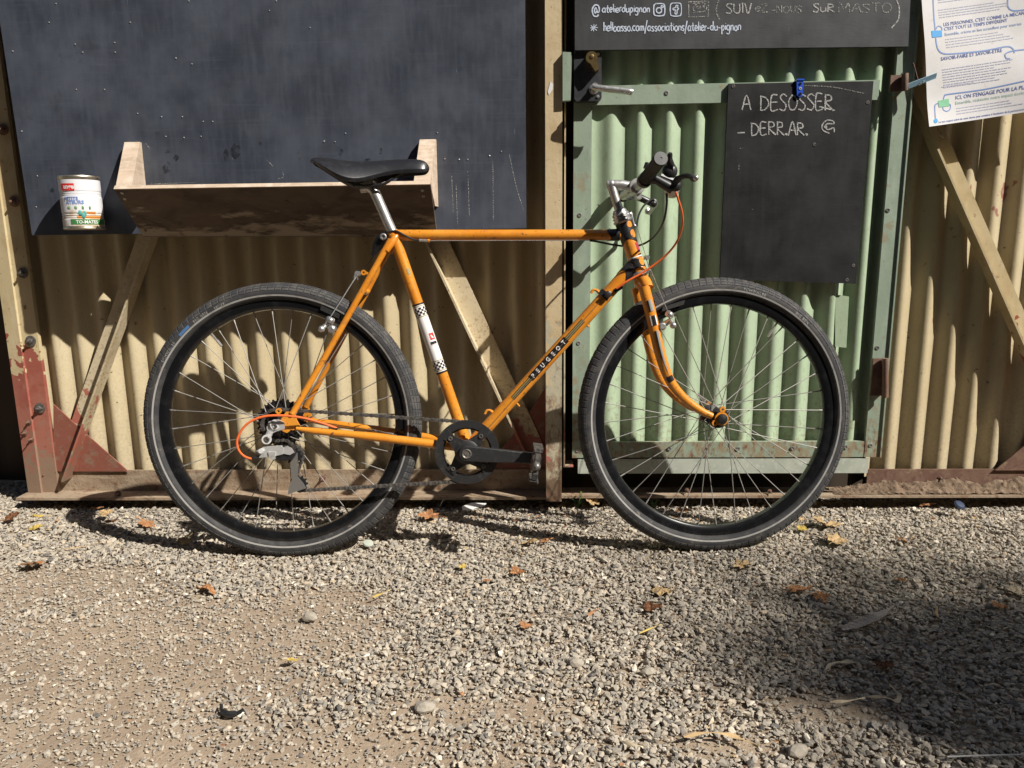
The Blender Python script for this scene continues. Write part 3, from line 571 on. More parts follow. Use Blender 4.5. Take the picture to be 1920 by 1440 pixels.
mb = MB(); strokes_to(mb, [[(1536, 200), (1566, 207)]], 2.8, fs_, 3); mb.build('chalk_writing', chalk, sb, smooth=0, fix=False)
write(sb, 'chalk_writing', '–', 1383, 256, 1399, 256, 18, 2.5, fs_, chalk, 15)
write(sb, 'chalk_writing', 'DERR.AR.', 1408, 254, 1516, 252, 24, 2.5, fs_, chalk, 16)
mb = MB(); strokes_to(mb, [[(1563, 227), (1551, 225), (1542, 234), (1543, 244), (1553, 249), (1555, 250)], [(1563, 227), (1563, 232), (1551, 232), (1548, 238), (1552, 243), (1563, 240), (1564, 248)], circ(1548, 237.5, 2)], 2.2, fs_, 3); mb.build('chalk_drawing', chalk, sb, smooth=0, fix=False)
mb = MB(); strokes_to(mb, [[(1387, 278), (1394, 277)], [(1386, 307), (1385, 318)], [(1500, 160), (1560, 163), (1620, 175)]], 1.6, fs_, 3); mb.build('chalk_marks', chalk_faint, sb, smooth=0, fix=False, kind='stuff')
fb = lambda x, y: at(x, y, Y_BOARD-.0008)
mb = MB(); strokes_to(mb, [[(847, 330), (850, 400)], [(855, 345), (858, 420)], [(877, 320), (880, 405)], [(924, 300), (925, 412)], [(955, 290), (968, 350), (982, 395)], [(283, 345), (368, 342)], [(272, 268), (282, 280)], [(522, 335), (531, 332), (530, 322)], [(500, 300), (512, 312)]], 1.3, fb, 3); mb.build('chalk_scratches', chalk_faint, board, smooth=0, fix=False, kind='stuff')

clip = thing('blue_clip', 'small blue plastic clip over the top edge of the small chalkboard', 'clip', at(1500, 180, Y_S-.004))
mb = MB(); slab(mb, [(1494, 151), (1507, 151), (1506, 168), (1504.5, 180), (1499, 182), (1494.5, 178), (1494, 166)], Y_S-.006, .005); a = at(1500.5, 151, Y_S-.004); mb.box(a+V((0, .008, .002)), (.020, .024, .004)); mb.build('clip_body', blue_plastic, clip, smooth=0)
for y, m in ((157, hole_mat), (166, nail_mat), (176, hole_mat)):
    mb = MB(); mb.lathe([(.0042, 0), (.0036, .0012), (.0018, .0013), (.0016, .0003), (.0003, .0003)], at(1500.5, y, Y_S-.0062), (0, -1, 0), 10); mb.build('rivet', m, clip)
catch = MB(); slab(catch, [(1055, 97), (1071, 98), (1072, 112), (1070, 188), (1055, 189)], 2.120, .02)
single(catch, 'catch_plate', green_frame, 'rusty green catch plate on the centre post beside the black lock', 'latch', at(1063, 189, 2.12), smooth=0)
mb = MB(); xg = at(1058, 700, 2.17).x; zz = at(1058, 871, 2.17).z; mb.box((xg, 2.18, (TOP+zz)/2), (.004, .06, TOP-zz)); mb.box((xg+.012, 2.18, zz), (.030, .06, .004))
mb.build('door_rebate', post_paint, gate, smooth=0)
scrap = MB(); slab(scrap, [(1027, 172), (1032, 153), (1037, 158), (1036, 168), (1029, 178)], 2.1335, .001); single(scrap, 'sticker_scrap', white_paper, 'torn white sticker scrap on the centre post left of the lock', 'sticker', at(1030, 178, 2.134), smooth=0)

# ------------------------------------------------------------------ right leaf of the gate
gate2 = thing('corrugated_gate', 'cream corrugated gate leaf right of the green door, with a diagonal brace below the poster', 'gate', at(1780, 930, Y_FRAME))
xr0 = xd+.010; xr1 = xr0+1.15
cr0 = at(1662, 850, Y_SHEET).x
zs = at(1780, 881, Y_FRAME).z
mb = MB(); corrugated(mb, xr0, xr1, zs-.03, TOP, cr0, Y_SHEET); mb.build('corrugated_sheet', cream_paint, gate2, fix=False)
brace(gate2, (1905, 645), (1735, 262), 1, .058, .042, cream_frame, Y_FRAME-.002)
_a = at(1905, 645, Y_FRAME); _b = at(1735, 262, Y_FRAME); _d = (_b-_a).normalized()
n_ = V((_d.z, 0, -_d.x)); n_ = n_ if n_.x > 0 else -n_
for s0, s1 in ((-.42, 0.0), ((_b-_a).length, (_b-_a).length+.165)):
    q = MB(); a = _a+_d*s0+V((0, -.002, 0)); b = _a+_d*s1+V((0, -.002, 0)); q.obox(a, b, n_*.058, V((0, .005, 0))); q.obox(a-n_*.0025, b-n_*.0025, n_*.006, V((0, -.042, 0))); q.build('brace', cream_frame, gate2, smooth=0)
mb = MB(); slab(mb, [(1866, 882), (1910, 845), (1990, 780), (1990, 882)], Y_FRAME-.008, .004); mb.build('gusset_plate', rust_metal, gate2, smooth=0)
zt2 = at(1780, 880, Y_FRAME).z; zf2 = at(1500, 929, 2.172).z
mb = MB(); mb.box(((xr0+xr1)/2, Y_FRAME+.003, (zt2+zf2)/2), (xr1-xr0, .006, zt2-zf2)); mb.build('bottom_rail', rust_metal, gate2, smooth=0)
mb = MB(); mb.box(((pc1+xr1)/2, (2.172+2.25)/2, zf2-.004), (xr1-pc1, 2.25-2.172, .008)); mb.build('threshold_flange', brown_metal, gate2, smooth=0)
mb = MB(); mb.box((xr1-.03, 2.18, (TOP+zf2)/2), (.06, .12, TOP-zf2)); mb.build('post', cream_frame, gate2, smooth=0)
for x, y in [(1762, 896), (1443, 921), (1288, 919)]: bolt(gate2, x, y, Y_FRAME if y < 900 else 2.185, .007, rust_metal)
mb = MB(); mb.box(((pc1+xr1)/2, 2.290, .07), (xr1-pc1, .01, .20)); mb.build('threshold_light_block', gap_backing, gate2, smooth=0)  # added plate, keeps sun off the ground behind the gap under the door
# soil caked on the threshold at the right
mb = MB(); x0 = at(1560, 915, 2.2).x; n, m_ = 300, 22; vs_ = []
for i in range(n+1):
    x = x0+(xr1-x0)*i/n
    for j in range(m_+1):
        t = j/m_; y = 2.176+(2.238-2.176)*t
        e = min(1, i/46); hgt = e*(.003+.030*t**1.5*(.75+.5*noise.noise((x*9, 2, 1))))+e*.007*noise.noise((x*40, y*40, 2))+.0045*noise.noise((x*95, y*95, 5))+.003*noise.noise((x*210, y*210, 9))
        vs_.append((x, y, zf2+max(.0006, hgt)))
mb.add(vs_, [(i*(m_+1)+j, (i+1)*(m_+1)+j, (i+1)*(m_+1)+j+1, i*(m_+1)+j+1) for i in range(n) for j in range(m_)])
o = mb.build('soil', soil_mat, kind='stuff', fix=False); o['label'] = 'caked brown soil on the gate threshold at the right'

# ------------------------------------------------------------------ poster and clothes peg
pP = at(1741, 238, 2.130); ang = R(8.3); es = V((math.cos(ang), 0, math.sin(ang))); et = V((-math.sin(ang), 0, math.cos(ang)))
def poster(s, t, off=0.0):
    c = .036*math.sin(min(1.6, s*5.2))+.006*math.sin(t*21+s*9)*max(0, 1-t*3)-.010*math.cos(t*7)*max(0, .2-s)*5*.4 + .012*(s*2.5)**2*.4
    return pP+es*s+et*t+V((0, c-off, 0))
def st(px, py):
    p = at(px, py, 2.145); d = p-pP; return d.dot(es), d.dot(et)
post = thing('poster', 'white laminated charter poster with blue headings pegged beside the green door', 'poster', pP)
PW, PH = .42, .594; mb = MB(); n, m_ = 30, 24; vs_ = []
for b in (0, .0006):
    for j in range(m_+1):
        for i in range(n+1): vs_.append(poster(PW*i/n, PH*j/m_, -b))
K = (n+1)*(m_+1); fs = []
for b in (0, 1):
    for j in range(m_):
        for i in range(n):
            a = b*K+j*(n+1)+i; fs.append((a, a+1, a+n+2, a+n+1) if b == 0 else (a, a+n+1, a+n+2, a+1))
mb.add(vs_, fs).build('sheet', paper, post, smooth=60, fix=False)
def ptext(s, px, py, size, m, bold=0, name='printed_text'):
    s0, t0 = st(px, py); vs_, fs = text2d(s, size, bold); mb = MB()
    keep = [poster(min(s0+x, PW), t0+y, .0006) for x, y in vs_]; mb.add(keep, fs).build(name, m, post, smooth=0, fix=False)
ptext("LES PERSONNES, C'EST COMME LA MÉCANIQUE,", 1767, 50, .0120, ink, .0001)
ptext("C'EST TOUT LE TEMPS DIFFÉRENT", 1768, 58.5, .0120, ink, .0001)
ptext("Ensemble, créons un lieu accueillant pour tous·tes", 1769, 68.5, .0108, ink_blue, 0)
ptext("SAVOIR-FAIRE ET SAVOIR-ÊTRE", 1760, 115.5, .0128, ink, .0001)
ptext("ICI, ON S'ENGAGE POUR LA PLANÈTE", 1792, 186.5, .0140, ink, .0001)
ptext("Ensemble, réduisons notre impact écologique", 1792, 196, .0120, ink_green, 0)
ptext("Le non respect avéré de cette charte peut conduire à l'exclusion de la permanence", 1756, 232, .0074, ink, .0001)
mb = MB(); rr = random.Random(4)
def plines(px, py, n, dy, wd):
    for k in range(n):
        s0, t0 = st(px+.6*k, py+k*dy); x = 0; end = wd*rr.uniform(.72, 1)
        while x < end:
            L = rr.uniform(.004, .015); h = .0021
            a, b = s0+x, min(s0+x+L, PW-.004)
            if b > a: mb.add([poster(a, t0, .0006), poster(b, t0, .0006), poster(b, t0+h, .0006), poster(a, t0+h, .0006)], [(0, 1, 2, 3)])
            x += L+.0022
plines(1757, 21, 4, 4.6, .20); plines(1757, 2, 2, 4.6, .2); plines(1770, 76, 4, 5, .20); plines(1763, 133, 8, 4.7, .20); plines(1763, 165, 1, 5, .1); plines(1794, 204, 3, 5, .19)
mb.build('small_print', ink_soft, post, smooth=0, fix=False, kind='stuff')
def pline(pts, wd, m, name='printed_line'):
    S = smooth_path([V((*st(x, y), 0)) for x, y in pts], 8); vs_ = []; mb = MB()
    for i, p in enumerate(S):
        t = (S[min(i+1, len(S)-1)]-S[max(0, i-1)]).normalized(); n = V((-t.y, t.x, 0))*wd/2
        for q in (p+n, p-n): vs_.append(poster(min(q.x, PW), q.y, .0005))
    mb.add(vs_, [(2*i, 2*i+1, 2*i+3, 2*i+2) for i in range(len(S)-1)]).build(name, m, post, smooth=0, fix=False)
pline([(1745, -40), (1747, 0), (1748, 30), (1750, 60), (1751, 80), (1755, 95), (1766, 102), (1790, 101), (1850, 93), (1895, 84), (1908, 88), (1911, 96)], .0034, ink_blue)
pline([(1940, 88), (1908, 92), (1893, 98), (1894, 106), (1902, 107)], .0034, ink_blue)
pline([(1750, 228), (1749, 205), (1751, 197), (1760, 194)], .0034, ink_blue); pline([(1767, 187), (1770, 180), (1778, 177), (1850, 166), (1935, 148)], .0034, ink_blue)
pline([(1766, 198), (1767, 206), (1774, 209), (1781, 205), (1782, 197), (1778, 195)], .0028, ink_blue); pline([(1752, 56), (1755, 51), (1761, 51), (1764, 56), (1762, 61)], .0028, ink_blue)
pline([(1899, -6), (1900, 8), (1910, 15), (1935, 13)], .0034, ink_blue)
for pts, m in (([(1742, 60), (1763, 58), (1764, 70), (1743, 73)], tag_blue), ([(1756, 190), (1778, 185), (1780, 199), (1758, 202)], tag_green)):
    mb = MB(); mb.add([poster(*st(x, y), .0008) for x, y in pts], [(0, 1, 2, 3)]).build('printed_tag', m, post, smooth=0, fix=False)
s0, t0 = st(1750, 228); mb = MB(); mb.add([poster(s0+.0062*math.cos(a), t0+.0062*math.sin(a), .0008) for a in np.linspace(0, 2*math.pi, 14, endpoint=False)], [tuple(range(14))]).build('printed_dot', tag_blue, post, smooth=0, fix=False)
peg = thing('clothes_peg', 'pale blue clothes peg holding the poster to the door hinge', 'clothes peg', at(1726, 158, 2.14))
for dy, dz in ((-.004, 0), (.006, -.004)):
    mb = MB(); a, b = at(1700, 165, 2.130+dy), at(1755, 144, 2.098+dy); mb.obox(a+V((0, 0, dz)), b+V((0, 0, dz)), (0, .005, .001), (.002, 0, .010)); mb.build('peg_half', pin_blue, peg, smooth=0)
mb = MB(); q = at(1728, 152, 2.115); mb.tube([q+V((.004*math.cos(a), .009*math.sin(a), -.004+.007*math.cos(a))) for a in np.linspace(0, 11, 28)], .0008, 6); mb.build('spring', chrome, peg)
mb = MB(); mb.tube(smooth_path([at(1709, 125, 2.16), at(1712, 118, 2.14), at(1716, 130, 2.13), at(1722, 152, 2.12), at(1726, 158, 2.118)], 5), .0011, 6); single(mb, 'wire_loop', rust_metal, 'thin rusty wire loop at the upper door hinge beside the blue peg', 'wire', at(1709, 125, 2.19))
mb = MB(); mb.tube(smooth_path([at(1758, 238, 2.19), at(1762, 252, 2.185), at(1770, 258, 2.19), at(1761, 246, 2.2)], 5), .0009, 6); single(mb, 'wire_loop', chrome, 'short bright wire under the lower left corner of the poster', 'wire', at(1758, 238, 2.19))

# ------------------------------------------------------------------ the bicycle: X forwards, Y away from the viewer, Z up in its own leaning frame
hd, le = R(2.2365), R(4.8134)
uX = V((math.cos(hd), math.sin(hd), 0)); wH = V((-math.sin(hd), math.cos(hd), 0))
vZ = V((0, 0, 1))*math.cos(le)+wH*math.sin(le); wY = wH*math.cos(le)-V((0, 0, 1))*math.sin(le)
ORG = V((-.6422, 1.8026, .001))
MBK = Matrix(((uX.x, wY.x, vZ.x, ORG.x), (uX.y, wY.y, vZ.y, ORG.y), (uX.z, wY.z, vZ.z, ORG.z), (0, 0, 0, 1)))
RW, WB = .355, 1.1109
def locray(M):
    I = M.inverted(); return I @ EYE, I.to_3x3()
_Ib = locray(MBK)
def _hit(I, px, py, y):
    o, r3 = I; d = r3 @ ray(px, py); return o+d*((y-o.y)/d.y)
def B(px, py, y=0.0): return _hit(_Ib, px, py, y)
# steering: the fork side is turned 3 degrees about the head axis through the front hub
h0, h1 = B(1199, 512), B(1166, 412); hax = (h1-h0).normalized()
HUB = V((WB, 0, RW))
MST = Matrix.Translation(HUB) @ Matrix.Rotation(R(3), 4, hax) @ Matrix.Translation(-HUB)
_Is = locray(MBK @ MST)
def S(px, py, y=0.0): return _hit(_Is, px, py, y)
bike = thing('bicycle', 'orange bicycle with black lugs and black wheels leaning against the gate', 'bicycle', M=MBK)
def part(mb, name, m, steer=False, parent=None, smooth=35, label=None, kind=None, fix=True):
    me = mb.mesh(name, m, None, True, smooth, fix); return place(name, me, parent or bike, MST if (steer and parent is None) else None, label, kind)
ring_c = B(876, 847, -.047); BB = V((ring_c.x, 0, ring_c.z))
STT = B(738, 441); AX = V((0, 0, RW))
# --- wheels
def make_wheel():
    wd = {}
    q = MB(); n = 168; rc = RW-.0255; r = .0255; prof = []
    for k in range(25):
        a = R(-122+244*k/24); prof.append((rc+r*math.cos(a), r*math.sin(a)*.98))
    prof = [(.312, prof[0][1]*.7)]+prof+[(.312, prof[-1][1]*.7)]
    q.lathe(prof, (0, 0, 0), (0, 1, 0), n, close=True, ref=(1, 0, 0)); wd['tyre'] = (q.mesh('tyre', rubber, None, True, 60), rubber)
    q = MB(); nc, rows = 118, 9                    # tread blocks standing proud of the casing
    for i in range(nc):
        for k in range(rows):
            b0 = -74+148*k/rows; b1 = -74+148*(k+1)/rows; sk = .35*abs(k-(rows-1)/2)/rows*2
            gp = .09 if k not in (0, rows-1) else .06
            a0, a1 = (i+gp+sk*.6)/nc, (i+1-gp*.6+sk*.6)/nc; bb0, bb1 = b0+1.0, b1-1.0; P = []
            for off, sh in ((0.0, 0), (.0011, .06)):
                for aa, bb in ((a0+sh/nc, bb0+sh*8), (a1-sh/nc, bb0+sh*8), (a1-sh/nc, bb1-sh*8), (a0+sh/nc, bb1-sh*8)):
                    A = 2*math.pi*aa; Bq = R(bb); rad = rc+(r+off-.0002)*math.cos(Bq); P.append((rad*math.cos(A), (r+off)*math.sin(Bq)*.98, rad*math.sin(A)))
            q.add(P, [(4, 5, 6, 7), (0, 1, 5, 4), (1, 2, 6, 5), (2, 3, 7, 6), (3, 0, 4, 7)])
    wd['tread'] = (q.mesh('tread', tread_rubber, None, True, 0), None)
    q = MB()
    for sg in (-1, 1):
        P = []
        for cb in (-.30, -.14):
            a = math.acos(cb); P.append((rc+(r+.0004)*math.cos(a), sg*(r+.0004)*math.sin(a)*.98))
        q.lathe(P, (0, 0, 0), (0, 1, 0), n, ref=(1, 0, 0)); q.f = [f for f in q.f if len(f) == 4]; q.m = [0]*len(q.f)
    wd['reflective_band'] = (q.mesh('reflective_band', stripe, None, True, 60), None)
    q = MB(); q.lathe([(.316, -.0145), (.316, -.012), (.309, -.0118), (.309, .0118), (.316, .012), (.316, .0145), (.306, .0152), (.300, .0140), (.2955, .0135), (.289, .0095), (.287, .004), (.287, -.004), (.289, -.0095), (.2955, -.0135), (.300, -.0140), (.306, -.0152)], (0, 0, 0), (0, 1, 0), n, close=True, ref=(1, 0, 0))
    wd['rim'] = (q.mesh('rim', rim_black, None, True, 30), None)
    q = MB(); q.lathe([(.0045, -.060), (.0045, -.052), (.010, -.052), (.010, -.040), (.0255, -.0375), (.0265, -.034), (.0255, -.031), (.012, -.026), (.0115, .026), (.0255, .031), (.0265, .034), (.0255, .0375), (.010, .040), (.010, .052), (.0045, .052), (.0045, .060)], (0, 0, 0), (0, 1, 0), 20)
    wd['hub'] = (q.mesh('hub', black_plastic, None, True, 30), None)
    q = MB()
    for a in (0.33,):
        d = V((math.cos(a), 0, math.sin(a))); q.tube([d*.290, d*.262], .0026, 8); q.tube([d*.292, d*.288], .006, 8); q.tube([d*.264, d*.246], [.0040, .0034], 8)
    wd['valve'] = (q.mesh('valve', chrome, None, True), None)
    sp = []
    for k in range(36):
        side = -1 if k % 2 == 0 else 1; j = k//2; ar = 2*math.pi*(k+.5)/36; lead = 1 if j % 2 == 0 else -1
        ah = ar+lead*R(62); a = V((.0235*math.cos(ah), side*(.0345+(.0018 if lead > 0 else -.0018)), .0235*math.sin(ah))); b = V((.2885*math.cos(ar), side*.004, .2885*math.sin(ar))); sp.append((a, b))
    L = (sp[0][1]-sp[0][0]).length
    q = MB(); q.tube([(0, 0, 0), (0, 0, L-.013)], .00108, 6); q.tube([(0, 0, L-.014), (0, 0, L)], [.0017, .0020], 6); wd['spoke'] = (q.mesh('spoke', spoke_steel, None, True), None)
    return wd, sp, L
WD, SP, SL = make_wheel()
def tyre_text(parent, s, a_deg, m, size, rad=.3270, cw=True):
    rc = RW-.0255; vs_, fs = text2d(s, size, .0002, 1.25); mb = MB(); out = []
    for x, y in vs_:
        rr = rad+y; A = R(a_deg)-(x/rad if cw else -x/rad); c = (rr-rc)/.0262; c = max(-.98, min(.98, c))
        out.append((rr*math.cos(A), -.0262*math.sqrt(1-c*c)*.98-.0002, rr*math.sin(A)))
    me = mb.add(out, fs).mesh('tyre_lettering', m, None, True, 0, False); return place('tyre_lettering', me, parent)
def add_wheel(M, label, spin, rear):
    wh = sub('wheel', bike, M @ Matrix.Rotation(R(-spin), 4, 'Y')); wh['label'] = label
    for nme, (me, _) in WD.items():
        if nme == 'spoke': continue
        o = place(nme, me, wh, kind='stuff' if nme == 'tread' else None)
    for a, b in SP:
        d = (b-a).normalized(); qd = V((0, 0, 1)).rotation_difference(d); place('spoke', WD['spoke'][0], wh, Matrix.Translation(a) @ qd.to_matrix().to_4x4() @ Matrix.Diagonal((1, 1, (b-a).length/SL, 1)))
    return wh
wr = add_wheel(Matrix.Translation(AX), 'rear wheel with black cassette', 108, True)
wf = add_wheel(MST @ Matrix.Translation(HUB), 'front wheel with plain black hub', 37, False)
def wtext(wh, spin, s, ang, m, size, **k): tyre_text(wh, s, ang-spin, m, size, **k)
# angles are measured from forward, anticlockwise as seen; the wheel's own spin is taken off
wtext(wr, 108, 'SCHWALBE', 151, tyre_print, .0098); wtext(wr, 108, 'BIG BEN', 128.5, tyre_print, .0098); wtext(wr, 108, 'REFLEX', 117.5, tyre_print, .0075)
mb = MB(); P = []; rc = RW-.0255
for i in range(9):
    A = R(137.0-6.0*i/8-108)
    for rr in (.3272, .3345):
        c = (rr-rc)/.0263; P.append((rr*math.cos(A), -.0263*math.sqrt(1-c*c)*.98-.0002, rr*math.sin(A)))
place('tyre_patch', mb.add(P, [(2*i, 2*i+1, 2*i+3, 2*i+2) for i in range(8)]).mesh('tyre_patch', tyre_print_blue, None, True, 0), wr)
wtext(wf, 37, 'SCHWALBE', 79, tyre_print, .0098); wtext(wf, 37, 'BIG BEN', 53, tyre_print, .0098)
# --- cassette
cas = sub('cassette', bike, Matrix.Translation(AX))
for i, r in enumerate((.062, .054, .047, .041, .036, .031, .026)):
    t = int(2*math.pi*r/.0127); P = []; y = -.016-.0048*i
    for k in range(t):
        for da, rr in ((-.32, r-.0035), (-.12, r+.0015), (.12, r+.0015), (.32, r-.0035)):
            A = 2*math.pi*(k+da)/t+i*.2; P.append(V((rr*math.cos(A), y, rr*math.sin(A))))
    mb = MB(); mb.prism(P, (0, -.0019, 0)); place('sprocket', mb.mesh('sprocket', gear_black, None, True, 25), cas)
mb = MB(); mb.lathe([(.022, -.014), (.022, -.047), (.016, -.049), (.006, -.050)], (0, 0, 0), (0, 1, 0), 18); place('lockring', mb.mesh('lockring', gear_black, None, True), cas)
# --- frame
r_t = .0146
def tube_part(name, pts, r, m=orange_paint, steer=False, n=20, parent=None): return part(MB().tube(pts, r, n), name, m, steer, parent)
HT0, HT1 = B(1198, 509), B(1168, 417)
TTF = B(1164, 440.5); TTR = B(741, 441); DTF = B(1189, 496); r_d = .0162
tube_part('seat_tube', [BB+(BB-STT).normalized()*.005, STT+(STT-BB).normalized()*.010], r_t)
tube_part('top_tube', [TTR, TTF], .0136)
dtube = tube_part('down_tube', [BB, DTF], r_d)
head = tube_part('head_tube', [HT0, HT1], .0185)
mb = MB(); mb.lathe([(.0205, -.036), (.0215, -.034), (.0215, .034), (.0205, .036)], BB, (0, 1, 0), 22); part(mb, 'bottom_bracket_shell', orange_paint)
# black lugs with long points on the head tube joints and their orange oval windows
def lug(p, axis, r, l0, l1, n=26, notch=0.0, ph=0):   # sleeve whose far edge is scalloped
    axis = axis.normalized(); u = axis.orthogonal().normalized(); v = axis.cross(u); vs_ = []
    for rr in (r, r+.0016):
        for e in (0, 1):
            for j in range(n):
                a = 2*math.pi*j/n; L = l0 if e == 0 else l1-notch*(.5+.5*math.cos(2*(a+ph)))
                vs_.append(p+axis*L+(u*math.cos(a)+v*math.sin(a))*(rr if e == 0 else rr-.0006*(rr > r)))
    fs = []
    for e in ((0, 1), (2, 3)):
        for j in range(n): fs.append((e[0]*n+j, e[0]*n+(j+1) % n, e[1]*n+(j+1) % n, e[1]*n+j))
    for e in ((1, 3), (0, 2)):
        for j in range(n): fs.append((e[0]*n+j, e[0]*n+(j+1) % n, e[1]*n+(j+1) % n, e[1]*n+j))
    return MB().add(vs_, fs)
part(lug(HT1, HT0-HT1, .0187, -.002, .058, notch=.014, ph=.6), 'lug', black_lug); part(lug(HT0, HT1-HT0, .0187, -.001, .036, notch=.012, ph=1.2), 'lug', black_lug)
part(lug(TTF, TTR-TTF, .0138, .004, .036, notch=.010), 'lug', black_lug); part(lug(DTF, BB-DTF, .0164, .006, .048, notch=.020, ph=.4), 'lug', black_lug)
def tube_patch(name, a, b, r, t0, t1, c, wid, m, parent=None, oval=True, off=.002, n=14, target=None):
    """patch lying on the tube a-b between metres t0..t1, centred at angle c (0 = towards the viewer, + = up), wid metres wide"""
    a, b = V(a), V(b); ax = (b-a).normalized(); fr = (V((0, -1, 0))-ax*ax.dot(V((0, -1, 0)))).normalized(); up = fr.cross(ax); up = up if up.z > 0 or (abs(up.z) < .2 and up.x > 0) else -up
    vs_ = []; k = 6
    for i in range(n+1):
        s = i/n; wdt = wid*(math.sqrt(max(.0004, 1-(2*s-1)**2)) if oval else 1)
        for j in range(k+1):
            ph = R(c)+(j/k-.5)*wdt/r; vs_.append(a+ax*(t0+(t1-t0)*s)+(fr*math.cos(ph)+up*math.sin(ph))*(r+off))
    mb = MB().add(vs_, [(i*(k+1)+j, i*(k+1)+j+1, (i+1)*(k+1)+j+1, (i+1)*(k+1)+j) for i in range(n) for j in range(k)])
    return part(mb, name, m, parent=parent, smooth=60, fix=False)
for t0, t1, c in ((.002, .018, 35), (.024, .045, 40)): tube_patch('lug_window', HT1, HT0, .0187, t0, t1, c, .016, orange_paint, off=.0020)
tube_patch('lug_window', HT0, HT1, .0187, .012, .034, 38, .016, orange_paint, off=.0020); tube_patch('lug_window', HT0, HT1, .0187, -.001, .010, 10, .030, orange_paint, off=.0020)
HA = (HT1-HT0).length
tube_patch('head_badge', HT1, HT0, .0185, .058, .082, 52, .012, crimson_decal, oval=False, off=.0004); tube_patch('head_badge', HT1, HT0, .0185, .0865, .094, 52, .016, black_decal, oval=False, off=.0004); tube_patch('head_badge', HT1, HT0, .0185, .094, .104, 52, .012, crimson_decal, oval=False, off=.0004)
tube_patch('lug_edge', HT1, HT0, .0185, HA-.0385, HA-.0355, 10, .046, white_decal, oval=False, off=.0008)
def tube_text(s, a, b, r, t0, c, size, m, parent=None, up_along=True, off=.0006, bold=.0003, spacing=1.0, rot=False):
    a, b = V(a), V(b); ax = (b-a).normalized(); fr = (V((0, -1, 0))-ax*ax.dot(V((0, -1, 0)))).normalized(); up = fr.cross(ax); up = up if (up.z > 0 or (abs(up.z) < .2 and up.x > 0)) else -up
    vs_, fs = text2d(s, size, bold, spacing); out = []
    for x, y in vs_:
        if rot: x, y = -y, x
        ph = R(c)+y/r; out.append(a+ax*(t0+x)+(fr*math.cos(ph)+up*math.sin(ph))*(r+off))
    return part(MB().add(out, fs), 'decal_lettering', m, parent=parent, smooth=0, fix=False)
# down tube: maker's name in white on black between thin lines
DL = (DTF-BB).length
def along(a, b, px, py):                           # metres along a tube for a photo point
    p = B(px, py); return (p-V(a)).dot((V(b)-V(a)).normalized())
d0, d1 = along(BB, DTF, 993, 708), along(BB, DTF, 1060, 634); d2, d3 = along(BB, DTF, 961, 745), along(BB, DTF, 1092, 600)
tube_patch('name_band', BB, DTF, r_d, d0, d1, 8, .0175, black_decal, oval=False, off=.0005)
LS = .0140; sp_ = 1.22
for _ in range(12):                                # letter spacing that fills the band
    wtx = max(p[0] for p in text2d('PEUGEOT', LS, .0004, sp_)[0]); sp_ *= 1+.7*((d1-d0-.014)/wtx-1)
tube_text('PEUGEOT', BB, DTF, r_d, d0+.007, 8-math.degrees(.0049/r_d), LS, white_decal, off=.0017, bold=.0004, spacing=sp_)
for a, b in ((d2, d0), (d1, d3)):
    tube_patch('pin_stripe', BB, DTF, r_d, a, b, 8, .0115, gold_decal, oval=False, off=.0005)
    for c in (-8, 8, 24): tube_patch('pin_stripe', BB, DTF, r_d, a, b, c, .0020, black_decal, oval=False, off=.0009)
# seat tube panel
s0, s1 = along(STT, BB, 785, 569), along(STT, BB, 826, 700); sl = s1-s0
def st_ring(a, b, m, off=.0005): part(MB().lathe([(r_t+off, a), (r_t+off, b)], STT, BB-STT, 24), 'tube_panel', m, smooth=60)
for q_ in (0,):
    mb = MB(); ax = (BB-STT).normalized(); mb.lathe([(r_t, s0), (r_t+.0005, s0+.0001), (r_t+.0005, s1-.0001), (r_t, s1)], STT, ax, 28); part(mb, 'tube_panel', white_decal, smooth=60)
for a in (s0, s1-.0045): part(MB().lathe([(r_t+.0003, a), (r_t+.0009, a+.0001), (r_t+.0009, a+.0044), (r_t+.0003, a+.0045)], STT, ax, 28), 'tube_band', black_decal, smooth=60)
for a in (s0+.006, s0+.033, s1-.035, s1-.009): part(MB().lathe([(r_t+.0003, a), (r_t+.0008, a+.0001), (r_t+.0008, a+.0021), (r_t+.0003, a+.0022)], STT, ax, 28), 'tube_band', gold_decal, smooth=60)
mb = MB(); fr = (V((0, -1, 0))-ax*ax.dot(V((0, -1, 0)))).normalized(); up = fr.cross(ax)
for base in (s0+.011, s1-.031):
    for i in range(4):
        for j in range(-6, 7):
            if (i+j) % 2: continue
            P = []
            for tt, aa in ((0, 0), (.0052, 0), (.0052, 1), (0, 1)):
                ph = (j+aa)*.0056/r_t; P.append(STT+ax*(base+i*.0052+tt)+(fr*math.cos(ph)+up*math.sin(ph))*(r_t+.0010))
            mb.add(P, [(0, 1, 2, 3)])
part(mb, 'chequer_band', black_decal, smooth=0, fix=False)
tube_patch('panel_badge', STT, BB, r_t, s0+sl*.43, s0+sl*.525, 36, .0125, red_decal, oval=False, off=.0009); tube_patch('panel_badge', STT, BB, r_t, s0+sl*.55, s0+sl*.59, 32, .0165, black_decal, oval=False, off=.0009)
tube_text('PEUGEOT', STT+ax*(s0+sl*.586), STT, r_t, 0, 32-32, .0040, white_decal, off=.0013, bold=.0001, rot=True)
mb = MB(); t = s0+sl*.475
for k, (aa, bb, wq) in enumerate(((-.004, .003, .0014), (-.001, .005, .0012), (.002, .0045, .001))):
    P = [];
    for u_, w_ in ((aa, -wq), (bb, -wq), (bb+.001, wq), (aa+.001, wq)):
        ph = R(36)+(w_+.002*(k-1))/r_t; P.append(STT+ax*(t+u_)+(fr*math.cos(ph)+up*math.sin(ph)*1)*(r_t+.0013))
    mb.add(P, [(0, 1, 2, 3)])
